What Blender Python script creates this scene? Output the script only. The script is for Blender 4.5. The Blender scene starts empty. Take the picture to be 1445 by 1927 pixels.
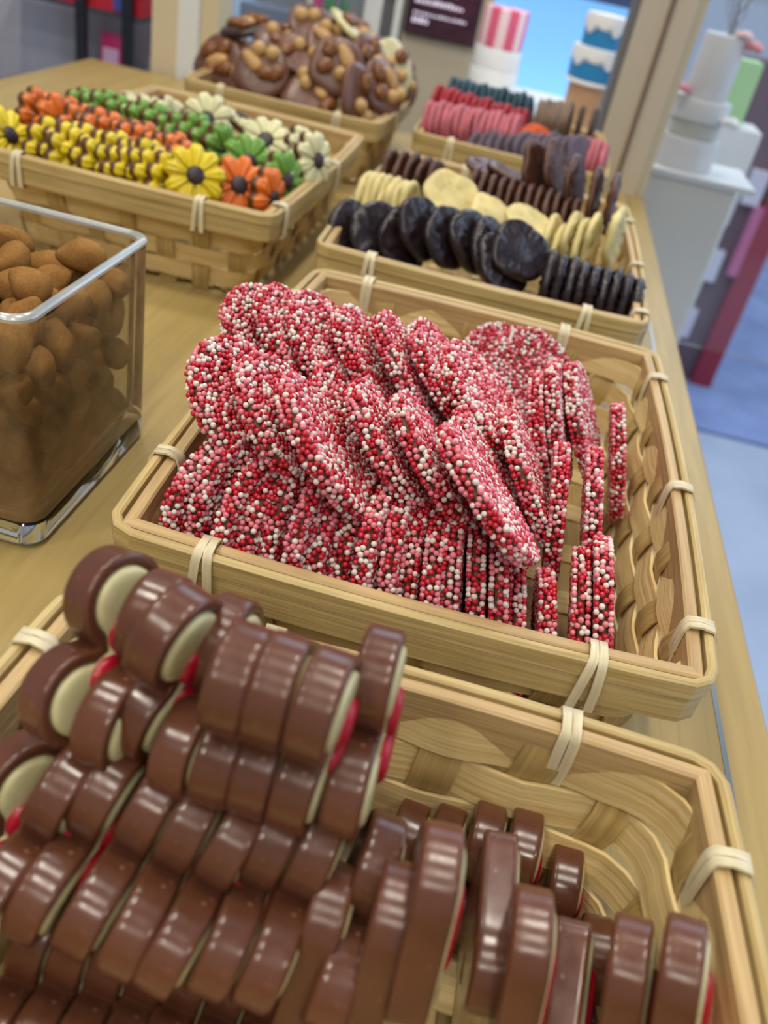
import bpy, math, random
import numpy as np
from mathutils import Vector, Matrix

random.seed(7)
rng = np.random.default_rng(11)
sc = bpy.context.scene

# ------------------------------------------------------------------ camera
S = 0.18            # metres per layout unit (a basket is 1.14 units wide)
H = 1.38            # camera height over the counter, layout units
IW, IH = 1445.0, 1927.0
F = 1643.1          # focal length in picture widths of 1445
R = np.array([[0.96554346, 0.25441844, -0.05474562],
              [0.18801173, -0.53649685, 0.82269236],
              [0.17993725, -0.80463805, -0.56584468]])
def W(x, y, z):      # layout units (z = -1 is basket rim height, -H the counter) -> metres
    return Vector((x * S, y * S, (z + H) * S))
cam_d = bpy.data.cameras.new('camera')
cam = bpy.data.objects.new('camera', cam_d)
sc.collection.objects.link(cam)
cam_d.sensor_fit = 'VERTICAL'
cam_d.sensor_height = 36.0
cam_d.lens = 36.0 * F / IH
cam_d.clip_start = 0.01
cam_d.clip_end = 200
cam_d.dof.use_dof = True
cam_d.dof.focus_distance = 1.72 * S
cam_d.dof.aperture_fstop = (cam_d.lens / 1000) / (0.0165 * S)
M = Matrix(((R[0][0], -R[0][1], -R[0][2]), (R[1][0], -R[1][1], -R[1][2]), (R[2][0], -R[2][1], -R[2][2])))
cam.matrix_world = Matrix.Translation(W(0, 0, 0)) @ M.to_4x4()
sc.camera = cam

def ray(px, py):
    return R @ np.array([px - IW / 2, py - IH / 2, F])
def at(px, py, z):   # layout point at height z seen at a spot of the photograph
    r = ray(px, py); return r * (z / r[2])
def onY(px, py, Y):
    r = ray(px, py); return r * (Y / r[1])
def atX(px, Y, z):   # layout X so that (X, Y, z) lies in picture column px
    k = (px - IW / 2) / F
    a, b = R[0][0] - k * R[0][2], 0.0
    c = (R[1][0] - k * R[1][2]) * Y + (R[2][0] - k * R[2][2]) * z
    return -c / a

# ------------------------------------------------------------------ light
sc.view_settings.view_transform = 'Standard'
sc.view_settings.look = 'None'
sc.view_settings.gamma = 1.0
sc.view_settings.use_curve_mapping = False
sc.view_settings.exposure = -0.12
wd = bpy.data.worlds.new('daylight'); sc.world = wd; wd.use_nodes = True
bgn = wd.node_tree.nodes['Background']
bgn.inputs['Color'].default_value = (0.62, 0.76, 1.0, 1)
bgn.inputs['Strength'].default_value = 0.42

def area(name, loc, target, size, power, col, size_y=None):
    d = bpy.data.lights.new(name, 'AREA'); d.energy = power; d.color = col
    d.size = size
    if size_y: d.shape = 'RECTANGLE'; d.size_y = size_y
    o = bpy.data.objects.new(name, d); sc.collection.objects.link(o)
    o.location = loc
    o.rotation_euler = (Vector(target) - Vector(loc)).to_track_quat('-Z', 'Y').to_euler()
    return o
CEIL = 1.75
WARM = (1.0, 0.93, 0.80)
for i, (x, y, p) in enumerate([(-0.75, -0.5, 1), (0.05, -0.5, .8), (-0.75, 0.35, 1), (0.05, 0.35, 1), (-0.75, 1.2, 1), (0.05, 1.2, .9), (-.75, 2.1, 1), (-.75, -1.5, 1.2), (.05, -1.5, 1.2), (.8, -1.2, 1)]):  # last three are fill lamps added behind the camera for front-facing sides
    area('ceiling_and_fill_lamp', (x, y, CEIL - .02), (x, y, 0), 0.12, 7.0 * p, WARM, 0.30)
area('shop_window_daylight', (1.9, 1.3, 0.9), (0, .3, 0), 1.6, 16, (0.66, 0.8, 1.0), 1.3)

area('back_window_daylight', (0.35, 2.15, 0.85), (0, .2, 0.1), 1.3, 9, (0.62, 0.78, 1.0), .7)
sd = bpy.data.lights.new('overcast_sky_light', 'SUN'); sd.energy = 2.6; sd.color = (.80, .90, 1.0); sd.angle = math.radians(25)
so = bpy.data.objects.new('overcast_sky_light', sd); sc.collection.objects.link(so); so.location = (2, 6, 6)

# ------------------------------------------------------------------ materials
def srgb(r, g, b):
    f = lambda c: c / 12.92 if c <= .04045 else ((c + .055) / 1.055) ** 2.4
    return (f(r / 255), f(g / 255), f(b / 255), 1)
class Mat:
    def __init__(s, name):
        s.m = bpy.data.materials.new(name); s.m.use_nodes = True
        s.nt = s.m.node_tree; s.N = s.nt.nodes; s.L = s.nt.links
        s.b = s.N['Principled BSDF']; s.out = s.N['Material Output']
    def node(s, t, **k):
        n = s.N.new(t)
        for a, v in k.items():
            if a in n.inputs: n.inputs[a].default_value = v
            else: setattr(n, a, v)
        return n
    def link(s, a, b): s.L.new(a, b)
    def set(s, **k):
        for a, v in k.items(): s.b.inputs[a.replace('_', ' ')].default_value = v
        return s
    def coords(s, kind, scale):
        tc = s.node('ShaderNodeTexCoord'); mp = s.node('ShaderNodeMapping')
        mp.inputs['Scale'].default_value = scale
        s.link(tc.outputs[kind], mp.inputs['Vector']); return mp.outputs['Vector']
    def noise(s, vec, scale=1.0, detail=3.0, rough=.55, dist=0.0):
        n = s.node('ShaderNodeTexNoise')
        n.inputs['Scale'].default_value = scale; n.inputs['Detail'].default_value = detail
        n.inputs['Roughness'].default_value = rough; n.inputs['Distortion'].default_value = dist
        s.link(vec, n.inputs['Vector']); return n.outputs['Fac']
    def ramp(s, fac, stops):
        n = s.node('ShaderNodeValToRGB'); e = n.color_ramp.elements
        while len(e) < len(stops): e.new(.5)
        for el, (p, c) in zip(e, stops): el.position = p; el.color = c
        s.link(fac, n.inputs['Fac']); return n.outputs['Color']
    def mix(s, fac, a, b, mode='MIX'):
        n = s.node('ShaderNodeMix'); n.data_type = 'RGBA'; n.blend_type = mode
        for i, v in ((0, fac), (6, a), (7, b)):
            if hasattr(v, 'links'): s.link(v, n.inputs[i])
            else: n.inputs[i].default_value = v
        return n.outputs[2]
    def color(s, c):
        if hasattr(c, 'links'): s.link(c, s.b.inputs['Base Color'])
        else: s.b.inputs['Base Color'].default_value = c
        return s
    def bump(s, h, strength, distance):
        n = s.node('ShaderNodeBump'); n.inputs['Strength'].default_value = strength; n.inputs['Distance'].default_value = distance
        s.link(h, n.inputs['Height']); s.link(n.outputs['Normal'], s.b.inputs['Normal']); return s

def plain(name, rgb, rough=.5, **k):
    return Mat(name).set(Roughness=rough, **k).color(srgb(*rgb)).m
def cane(name, lo, hi, rough=.45):          # split cane: fine fibres along UV.x
    t = Mat(name); v = t.coords('UV', (2.5, 75, 1)); big = t.coords('UV', (1.1, 3.2, 1))
    fine = t.noise(v, 1.0, 4, .65); low = t.noise(big, 1.0, 2, .5)
    c = t.ramp(fine, [(.28, srgb(*lo)), (.62, srgb(*hi))])
    c2 = t.mix(t.ramp(low, [(.35, (0, 0, 0, 1)), (.7, (1, 1, 1, 1))]), c, srgb(*[int(a * .86) for a in lo]))
    n = t.node('ShaderNodeMix'); n.data_type = 'RGBA'
    n.inputs[0].default_value = .35; t.link(c, n.inputs[6]); t.link(c2, n.inputs[7])
    t.color(n.outputs[2]); t.set(Roughness=rough); t.bump(fine, .35, .0012)
    return t.m
m_cane = cane('cane_straw', (168, 140, 82), (212, 187, 128))
m_cane_in = cane('cane_weave', (194, 162, 98), (232, 206, 148), .55)
m_stake = cane('cane_stake', (152, 123, 68), (196, 167, 106), .55)
m_cane_rim = cane('cane_inner_rim', (170, 136, 88), (210, 178, 124))
m_tie = cane('binding_strip', (206, 190, 148), (232, 219, 184), .4)

t = Mat('oak_worktop'); v = t.coords('Object', (26, 1.6, 26)); v2 = t.coords('Object', (240, 11, 240)); v3 = t.coords('Object', (5, .8, 5))
a = t.noise(v, 1, 4, .6, .4); b2 = t.noise(v2, 1, 3, .6); c3 = t.noise(v3, 1, 2)
col = t.ramp(a, [(.3, srgb(150, 126, 72)), (.55, srgb(176, 151, 93)), (.8, srgb(188, 164, 106))])
col = t.mix(t.ramp(b2, [(.36, (.62, .62, .62, 1)), (.52, (1, 1, 1, 1))]), srgb(138, 115, 66), col)
t.color(t.mix(.75, t.ramp(c3, [(.3, srgb(160, 136, 80)), (.7, srgb(182, 158, 99))]), col)); t.set(Roughness=.42); t.bump(b2, .15, .0006)
m_oak = t.m
m_steel = plain('brushed_steel', (170, 170, 165), .3, Metallic=1.0)

def choc(name, rgb, rough=.26, bloom=.5, bump=.05):
    t = Mat(name); v = t.coords('Object', (1, 1, 1))
    n = t.noise(v, 160, 4, .6); s_ = t.noise(v, 420, 2, .5); l = t.noise(v, 40, 3)
    dk = tuple(int(q * .86) for q in rgb)
    c = t.mix(t.ramp(l, [(.35, (0, 0, 0, 1)), (.68, (1, 1, 1, 1))]), srgb(*dk), srgb(*rgb))
    sp = t.ramp(s_, [(.70, (0, 0, 0, 1)), (.80, (bloom, bloom, bloom, 1))])
    t.color(t.mix(sp, c, srgb(min(255, rgb[0] + 80), min(255, rgb[1] + 75), min(255, rgb[2] + 70))))
    r = t.ramp(n, [(.35, (rough * .8,) * 3 + (1,)), (.7, (rough * 1.5,) * 3 + (1,))]); t.link(r, t.b.inputs['Roughness'])
    t.bump(n, bump, .0006); t.set(IOR=1.5)
    return t.m
m_milk = choc('milk_chocolate', (105, 62, 43), .2)
m_white = choc('white_chocolate', (222, 212, 160), .3, .1)
m_redfill = choc('red_candy', (186, 22, 46), .28, .15)
m_milk_rough = choc('milk_chocolate_disc', (116, 76, 54), .45, .3, .2)
m_dark = choc('dark_chocolate', (42, 30, 34), .24, .6, 1.0)
m_milkthin = choc('milk_chocolate_thin', (92, 55, 38), .3, .4, .4)
m_ivory = choc('ivory_chocolate', (232, 212, 142), .38, .1, .4)
m_mend = choc('mendiant_milk_chocolate', (114, 74, 56), .3, .2, .08)
m_menddark = choc('mendiant_dark_chocolate', (52, 32, 26), .3, .2, .08)
m_spr = [plain('sprinkle_red', (190, 28, 46), .38, **{'Coat_Weight': .15}), plain('sprinkle_pink', (226, 128, 140), .42), plain('sprinkle_white', (230, 214, 205), .42)]

t = Mat('cocoa_powder'); v = t.coords('Object', (1, 1, 1)); n = t.noise(v, 75, 5, .65); n2 = t.noise(v, 900, 2, .6)
c = t.ramp(n, [(.3, srgb(120, 82, 38)), (.55, srgb(150, 108, 56)), (.75, srgb(166, 124, 72))]); t.color(t.mix(.18, c, t.ramp(n2, [(.3, srgb(90, 55, 28)), (.7, srgb(185, 140, 96))])))
t.set(Roughness=.95, Specular_IOR_Level=.1); t.bump(n2, .25, .0006); m_cocoa = t.m

def petal(name, rgb): return choc(name, rgb, .25, .15, .06)
m_pet = dict(yellow=petal('yellow_chocolate', (236, 208, 28)), orange=petal('orange_chocolate', (236, 118, 36)),
             green=petal('green_chocolate', (112, 162, 58)), white=petal('cream_chocolate', (232, 226, 176)))
m_ctr = plain('dark_flower_centre', (52, 36, 40), .45)
m_flback = choc('flower_base_chocolate', (104, 66, 34), .4, .1, .1)

m_almond = choc('roasted_almond', (206, 160, 100), .5, .2, .3)
m_hazel = choc('roasted_hazelnut', (212, 170, 108), .5, .2, .3)
m_raisin = choc('golden_raisin', (134, 80, 28), .25, .1, .8)

# glass: thin walls let light through, thick base and edges refract
t = Mat('thin_glass'); tr = t.node('ShaderNodeBsdfTransparent'); tr.inputs['Color'].default_value = (.99, .992, .985, 1)
gl = t.node('ShaderNodeBsdfGlossy'); gl.inputs['Roughness'].default_value = .02
fr = t.node('ShaderNodeFresnel'); fr.inputs['IOR'].default_value = 1.5
mx = t.node('ShaderNodeMixShader'); t.link(fr.outputs[0], mx.inputs[0]); t.link(tr.outputs[0], mx.inputs[1]); t.link(gl.outputs[0], mx.inputs[2])
dust = t.node('ShaderNodeBsdfDiffuse'); dust.inputs['Color'].default_value = srgb(196, 158, 110)
dv = t.coords('Object', (1, 1, 1)); dn = t.noise(dv, 20, 5, .65, .6); dn2 = t.noise(dv, 700, 3, .7)
df = t.ramp(dn, [(.36, (.05, .05, .05, 1)), (.72, (.50, .50, .50, 1))]); df2 = t.mix(t.ramp(dn2, [(.6, (0, 0, 0, 1)), (.75, (.12, .12, .12, 1))]), df, (.5, .5, .5, 1))
mx2 = t.node('ShaderNodeMixShader'); t.link(df2, mx2.inputs[0]); t.link(mx.outputs[0], mx2.inputs[1]); t.link(dust.outputs[0], mx2.inputs[2])
t.link(mx2.outputs[0], t.out.inputs['Surface']); m_thin = t.m
t = Mat('thick_glass'); t.set(Transmission_Weight=1.0, Roughness=.02, IOR=1.5).color((.86, .92, .9, 1)); m_thick = t.m
t = Mat('glass_edge'); tr = t.node('ShaderNodeBsdfTransparent'); tr.inputs['Color'].default_value = (.975, .985, .975, 1)
gl = t.node('ShaderNodeBsdfGlossy'); gl.inputs['Roughness'].default_value = .08
fr = t.node('ShaderNodeFresnel'); fr.inputs['IOR'].default_value = 1.45
mx = t.node('ShaderNodeMixShader'); t.link(fr.outputs[0], mx.inputs[0]); t.link(tr.outputs[0], mx.inputs[1]); t.link(gl.outputs[0], mx.inputs[2])
t.link(mx.outputs[0], t.out.inputs['Surface']); m_edge = t.m
t = Mat('glass_lip'); tr = t.node('ShaderNodeBsdfTransparent'); tr.inputs['Color'].default_value = (.93, .95, .94, 1)
gl = t.node('ShaderNodeBsdfGlossy'); gl.inputs['Roughness'].default_value = .22; df_ = t.node('ShaderNodeBsdfDiffuse'); df_.inputs['Color'].default_value = (.62, .66, .64, 1)
m1 = t.node('ShaderNodeMixShader'); m1.inputs[0].default_value = .38; t.link(tr.outputs[0], m1.inputs[1]); t.link(df_.outputs[0], m1.inputs[2])
m2_ = t.node('ShaderNodeMixShader'); m2_.inputs[0].default_value = .22; t.link(m1.outputs[0], m2_.inputs[1]); t.link(gl.outputs[0], m2_.inputs[2])
t.link(m2_.outputs[0], t.out.inputs['Surface']); m_lip = t.m
t = Mat('window_glass'); tr = t.node('ShaderNodeBsdfTransparent'); gl = t.node('ShaderNodeBsdfGlossy'); gl.inputs['Roughness'].default_value = .03
fr = t.node('ShaderNodeFresnel'); fr.inputs['IOR'].default_value = 1.45
mx = t.node('ShaderNodeMixShader'); t.link(fr.outputs[0], mx.inputs[0]); t.link(tr.outputs[0], mx.inputs[1]); t.link(gl.outputs[0], mx.inputs[2])
t.link(mx.outputs[0], t.out.inputs['Surface']); m_pane = t.m

# ------------------------------------------------------------------ mesh building
class MB:
    def __init__(s): s.v = []; s.f = []; s.m = []; s.uv = []
    def add(s, verts, faces, mat=0, uvs=None):
        o = len(s.v); s.v += [tuple(p) for p in verts]
        for i, f in enumerate(faces):
            s.f.append([o + k for k in f]); s.m.append(mat)
            s.uv.append(uvs[i] if uvs else [(verts[k][0], verts[k][1]) for k in f])
    def box(s, x0, x1, y0, y1, z0, z1, mat=0):
        v = [(x, y, z) for z in (z0, z1) for y in (y0, y1) for x in (x0, x1)]
        s.add(v, [(0, 2, 3, 1), (4, 5, 7, 6), (0, 1, 5, 4), (2, 6, 7, 3), (0, 4, 6, 2), (1, 3, 7, 5)], mat)
    def sweep(s, pts, A, B, section, closed=False, mat=0, u0=None, caps=True):
        # section = [(a,b)] offsets along per-point axes A (width) and B (normal)
        n, k = len(pts), len(section)
        u0 = random.uniform(0, 60) if u0 is None else u0; v0 = random.uniform(0, 60)
        vs = []; us = [u0]
        for i in range(n):
            if i: us.append(us[-1] + (pts[i] - pts[i - 1]).length)
            for (a, b) in section: vs.append(pts[i] + A[i] * a + B[i] * b)
        us.append(us[-1] + (pts[0] - pts[-1]).length)
        per = [0]
        for j in range(k):
            p, q = section[j], section[(j + 1) % k]; per.append(per[-1] + math.hypot(p[0] - q[0], p[1] - q[1]))
        fs, uv = [], []
        for i in range(n if closed else n - 1):
            i2 = (i + 1) % n
            for j in range(k):
                j2 = (j + 1) % k
                fs.append((i * k + j, i2 * k + j, i2 * k + j2, i * k + j2))
                ua, ub = us[i], us[i + 1]
                uv.append([(ua, v0 + per[j]), (ub, v0 + per[j]), (ub, v0 + per[j + 1]), (ua, v0 + per[j + 1])])
        if not closed and caps:
            fs.append(tuple(range(k))); uv.append([(u0 + q[0], v0 + q[1]) for q in section])
            fs.append(tuple((n - 1) * k + j for j in reversed(range(k)))); uv.append([(u0 + q[0], v0 + q[1]) for q in reversed(section)])
        s.add(vs, fs, mat, uv)
    def layers(s, rings, mat=0, cap0=True, cap1=True):
        k = len(rings[0]); vs = [p for r in rings for p in r]; fs = []
        for i in range(len(rings) - 1):
            for j in range(k):
                j2 = (j + 1) % k
                fs.append((i * k + j, i * k + j2, (i + 1) * k + j2, (i + 1) * k + j))
        if cap0: fs.append(tuple(reversed(range(k))))
        if cap1: fs.append(tuple((len(rings) - 1) * k + j for j in range(k)))
        s.add(vs, fs, mat)
    def blob(s, rx, ry, rz, fn=None, nu=20, nv=12, mat=0, c=(0, 0, 0)):
        rings = []
        for i in range(1, nv):
            th = math.pi * i / nv
            rings.append([(math.sin(th) * math.cos(2 * math.pi * j / nu), math.sin(th) * math.sin(2 * math.pi * j / nu), -math.cos(th)) for j in range(nu)])
        vs = [(0, 0, -1)] + [p for r in rings for p in r] + [(0, 0, 1)]
        fs = [(0, 1 + (j + 1) % nu, 1 + j) for j in range(nu)]
        for i in range(len(rings) - 1):
            for j in range(nu):
                j2 = (j + 1) % nu; a = 1 + i * nu; b = a + nu
                fs.append((a + j, a + j2, b + j2, b + j))
        e = len(vs) - 1; a = 1 + (len(rings) - 1) * nu
        fs += [(a + j, a + (j + 1) % nu, e) for j in range(nu)]
        out = []
        for p in vs:
            q = fn(p) if fn else p
            out.append((q[0] * rx + c[0], q[1] * ry + c[1], q[2] * rz + c[2]))
        s.add(out, fs, mat)
    def mesh(s, name, mats, angle=35):
        me = bpy.data.meshes.new(name)
        me.from_pydata([(p[0] * S, p[1] * S, p[2] * S) for p in s.v], [], s.f)
        for m in (mats if isinstance(mats, (list, tuple)) else [mats]): me.materials.append(m)
        me.polygons.foreach_set('material_index', s.m)
        uvl = me.uv_layers.new(name='UVMap')
        uvl.data.foreach_set('uv', [c for f in s.uv for p in f for c in p])
        me.polygons.foreach_set('use_smooth', [True] * len(s.f))
        me.update()
        me.set_sharp_from_angle(angle=math.radians(angle))
        return me
    def build(s, name, mats, parent=None, loc=None, rot=None, angle=35):
        return link(name, s.mesh(name, mats, angle), parent, loc, rot)
def link(name, me, parent=None, loc=None, rot=None):
    o = bpy.data.objects.new(name, me); sc.collection.objects.link(o)
    if parent: o.parent = parent
    if loc is not None: o.location = loc
    if rot is not None: o.rotation_euler = rot
    return o
def tag(o, label, cat, group=None, kind=None):
    if label: o['label'] = label
    if cat: o['category'] = cat
    if group: o['group'] = group
    if kind: o['kind'] = kind
    return o
def thing(name, label, cat, loc=None, group=None):
    o = bpy.data.objects.new(name, None); sc.collection.objects.link(o)
    o.empty_display_size = .01
    if loc is not None: o.location = loc
    return tag(o, label, cat, group)
def structure(o): o['kind'] = 'structure'; return o
def orient(n, d):                # local +Z -> n, local +Y -> d
    z = Vector(n).normalized(); y = Vector(d); y = (y - z * y.dot(z)).normalized(); x = y.cross(z)
    return Matrix((x, y, z)).transposed()
def place(o, p, n, d): o.matrix_world = Matrix.Translation(W(*p)) @ orient(n, d).to_4x4()
def copy_tree(o, parent=None):
    c = o.copy(); sc.collection.objects.link(c)
    if parent: c.parent = parent
    for ch in list(o.children): copy_tree(ch, c)
    return c
used = set()
def instance(proto, p, n, d, label, group):
    if proto.name in used: o = copy_tree(proto)
    else: o = proto; used.add(proto.name)
    place(o, p, n, d); o['label'] = label; o['group'] = group
    return o
ORD = 'first second third fourth fifth sixth seventh eighth ninth tenth eleventh twelfth thirteenth fourteenth fifteenth sixteenth seventeenth eighteenth nineteenth twentieth'.split()
def nth(i, n, what='from the left'):
    return 'leftmost' if i == 0 else 'rightmost' if i == n - 1 else ORD[i] + ' ' + what
def dpos(i, n):
    return 'leftmost' if i == 0 else 'rightmost' if i == n - 1 else ORD[i] + '-from-left'

# ------------------------------------------------------------------ setting: counter, floor, walls
RC = H                                   # counter top is z = -H
XE = 0.632 * H                           # counter's right edge
FZ = -H - 0.92 / S                       # shop floor
def ubox(name, x0, x1, y0, y1, z0, z1, mat, parent=None, bev=0, mats=None):
    mb = MB(); cx, cy = (x0 + x1) / 2, (y0 + y1) / 2
    mb.box(x0 - cx, x1 - cx, y0 - cy, y1 - cy, 0, z1 - z0)
    if parent:
        pl = parent.matrix_world.translation
        o = mb.build(name, mat, parent, W(cx, cy, z0) - parent.location)
    else: o = mb.build(name, mat, None, W(cx, cy, z0))
    if bev:
        b = o.modifiers.new('bevel', 'BEVEL'); b.width = bev * S; b.segments = 3
    return o
ctr = thing('shop_counter', 'light oak topped shop counter carrying all the baskets', 'counter', W(-1.2, 3.0, FZ))
ubox('worktop', -3.4, XE, -2.6, 6.9, -H - .2, -H, m_oak, ctr, .012)
ubox('cabinet_body', -3.35, XE - .1, -2.5, 6.8, FZ, -H - .2, plain('counter_front', (206, 200, 188), .5), ctr)
ms = at(1356, 1380, -H)[0]
ubox('metal_strip', ms - .006, ms + .006, -2.5, 6.7, -H - .01, -H + .002, m_steel, ctr)

t = Mat('floor_tiles'); v = t.coords('Object', (1, 1, 1)); n = t.noise(v, 3, 4)
t.color(t.ramp(n, [(.35, srgb(146, 158, 178)), (.7, srgb(164, 174, 192))])); t.set(Roughness=.35); m_floor = t.m
t = Mat('carpet'); v = t.coords('Object', (1, 1, 1)); n = t.noise(v, 4, 5); n2 = t.noise(v, 90, 2)
t.color(t.mix(.3, t.ramp(n, [(.35, srgb(92, 110, 150)), (.7, srgb(128, 148, 194))]), t.ramp(n2, [(.3, srgb(90, 104, 140)), (.7, srgb(136, 152, 194))]))); t.set(Roughness=.95); m_mat = t.m
structure(ubox('floor', -60, 120, -14, 400, FZ - .3, FZ, m_floor))
fy = at(1380, 828, FZ)[1]
rug = ubox('entrance_mat', 1.9, 14, fy, fy + 14, FZ, FZ + .06, m_mat)
tag(rug, 'blue grey entrance mat on the white tiled floor', 'mat')
m_wall = plain('wall_paint', (196, 188, 176), .8)
CZ = CEIL / S - H
structure(ubox('ceiling', -14, 3, -14, 11, CZ, CZ + .3, plain('ceiling_paint', (226, 222, 214), .9)))
structure(ubox('wall_back', -14, 8, -14.3, -14, FZ, CZ, m_wall))

# ------------------------------------------------------------------ baskets
BOW = .02
def rrect(hx, hy, r, nfrac):
    f0 = rrect_straight(hx, hy, r, nfrac)
    def f(u):
        p, nn = f0(u)
        k = p.x / hx if abs(nn.y) > .5 else p.y / hy
        return p + nn * BOW * (1 - min(1, abs(k)) ** 2.0), nn
    return f
def rrect_straight(hx, hy, r, nfrac):
    # closed rounded rectangle centred at 0: returns function of fraction -> (point, outward normal)
    segs = []; lx, ly = 2 * (hx - r), 2 * (hy - r); q = math.pi * r / 2
    lens = [lx, q, ly, q, lx, q, ly, q]; tot = sum(lens)
    def f(u):
        s = (u % 1.0) * tot
        for i, L in enumerate(lens):
            if s <= L or i == 7: break
            s -= L
        if i == 0: return Vector((-hx + r + s, -hy, 0)), Vector((0, -1, 0))
        if i == 2: return Vector((hx, -hy + r + s, 0)), Vector((1, 0, 0))
        if i == 4: return Vector((hx - r - s, hy, 0)), Vector((0, 1, 0))
        if i == 6: return Vector((-hx, hy - r - s, 0)), Vector((-1, 0, 0))
        c = {1: (hx - r, -hy + r, -90), 3: (hx - r, hy - r, 0), 5: (-hx + r, hy - r, 90), 7: (-hx + r, -hy + r, 180)}[i]
        a = math.radians(c[2] + 90 * s / L); nrm = Vector((math.cos(a), math.sin(a), 0))
        return Vector((c[0], c[1], 0)) + nrm * r, nrm
    return f
def rect_section(w, th): return [(-w / 2, -th / 2), (w / 2, -th / 2), (w / 2, th / 2), (-w / 2, th / 2)]
def round_section(w, th, c):
    return [(-w / 2 + c, -th / 2), (w / 2 - c, -th / 2), (w / 2, -th / 2 + c), (w / 2, th / 2 - c), (w / 2 - c, th / 2), (-w / 2 + c, th / 2), (-w / 2, th / 2 - c), (-w / 2, -th / 2 + c)]
UP = Vector((0, 0, 1))
def make_basket(label, x0, x1, y0, y1, zr, ties, yaw=0, group='woven bamboo baskets on the counter', zb=-H):
    cx, cy = (x0 + x1) / 2, (y0 + y1) / 2; hx, hy = (x1 - x0) / 2, (y1 - y0) / 2
    root = thing('woven_basket', label, 'basket', W(cx, cy, zb), group)
    root.rotation_euler.z = yaw
    top = zr - zb                                   # rim height above the counter
    taper, A = .085, .0075
    wi = .032                                       # wall centre line inset at the rim
    # woven wall
    per = 4 * (hx + hy) - 8 * wi
    n = int(round(per / .155 / 2)) * 2
    rows, z0, z1 = 4, .03, top - .035
    rh = (z1 - z0) / rows
    mb = MB()
    for k in range(rows):
        z = z0 + (k + .5) * rh; ins = wi + taper * (top - z) / top
        f = rrect(hx - ins, hy - ins, .085, n); P, An, Bn = [], [], []
        tilt = taper / top
        for i in range(n * 4):
            u = i / (n * 4); p, nn = f(u)
            off = A * math.cos(math.pi * u * n + k * math.pi)
            P.append(p + nn * off + UP * (z + random.uniform(-.003, .003)))
            An.append((UP + nn * tilt).normalized()); Bn.append(nn)
        mb.sweep(P, An, Bn, rect_section(rh * random.uniform(.84, .95), .007), True)
    mb.build('woven_wall', m_cane_in, root, angle=50)
    mb = MB()
    for j in range(n):
        u = j / n; P, An, Bn = [], [], []; zz = [.004]
        for k in range(rows): zz += [z0 + (k + .25) * rh, z0 + (k + .75) * rh]
        zz.append(top - .01)
        w = random.uniform(.05, .075)
        for z in zz:
            ins = wi + taper * (top - z) / top
            p, nn = rrect(hx - ins, hy - ins, .085, n)(u)
            k = int((z - z0) / rh); off = -A * math.cos(math.pi * j + k * math.pi) if z0 < z < z1 else 0
            tg = Vector((-nn.y, nn.x, 0)); P.append(p + nn * off + UP * z); An.append(tg); Bn.append(nn)
        mb.sweep(P, An, Bn, rect_section(w, .006))
    mb.build('upright_stakes', m_stake, root, angle=50)
    # woven floor
    fx, fy_ = hx - wi - taper, hy - wi - taper
    nx, ny = int(2 * fx / .105), int(2 * fy_ / .105)
    for (na, nb, ha, hb, swap, mat, nm) in ((nx, ny, fx, fy_, False, m_stake, 'base_strips'), (ny, nx, fy_, fx, True, m_cane_in, 'base_cross_strips')):
        mb = MB()
        for i in range(na):
            a = -ha + (i + .5) * 2 * ha / na; P, An, Bn = [], [], []
            for j in range(nb * 2 + 1):
                b = -hb + j * hb / nb
                z = .014 + .006 * math.cos(math.pi * (j - 1) / 2 * 1.0 * 1 + math.pi * i) * (1 if not swap else -1) * (1 if j % 2 else 0)
                if swap: z = .014 - .006 * (1 if ((j // 2) + i) % 2 == 0 else -1) * (1 if j % 2 else 0)
                else: z = .014 + .006 * (1 if ((j // 2) + i) % 2 == 0 else -1) * (1 if j % 2 else 0)
                P.append(Vector((b, a, z)) if swap else Vector((a, b, z)))
                An.append(Vector((0, 1, 0)) if swap else Vector((1, 0, 0))); Bn.append(UP)
            mb.sweep(P, An, Bn, rect_section(random.uniform(.074, .088), .005))
        mb.build(nm, mat, root, angle=50)
    # outer rim: two bent slats
    for (zc, wd_, th, off, nm) in ((top - .022, .044, .02, .010, 'rim_top_slat'), (top - .074, .064, .015, .012, 'rim_lower_slat')):
        mb = MB(); f = rrect(hx - off, hy - off, .045, 0); P, An, Bn = [], [], []
        N = 160
        for i in range(N):
            p, nn = f(i / N); P.append(p + UP * zc); An.append(UP); Bn.append(nn)
        mb.sweep(P, An, Bn, round_section(wd_, th, .005), True)
        mb.build(nm, m_cane, root, angle=30)
    # inner rim: four straight mitred slats
    mb = MB(); a, b, c = .026, .052, .004
    zt, zl = top - .004, top - .108
    for (ex, ey, L, Wd) in ((1, 0, hx, hy), (0, 1, hy, hx), (-1, 0, hx, hy), (0, -1, hy, hx)):
        nx_, ny_ = ey, -ex                     # outward normal
        sec = ((a, zl), (b, zl), (b, zt - c), (b - c, zt), (a + c, zt), (a, zt - c))
        rings = []
        for k in range(13):
            q = k / 6 - 1; ring = []
            for (ins, z) in sec:
                l = (L - ins) * q; o_ = Wd - ins + BOW * (1 - q * q)
                ring.append((ex * l + nx_ * o_, ey * l + ny_ * o_, z))
            rings.append(ring)
        vs = [p for r_ in rings for p in r_]; fs = []; uv = []; u0, v0 = random.uniform(0, 50), random.uniform(0, 50)
        vv = [0, .026, .13, .135, .152, .157, .26]
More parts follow.
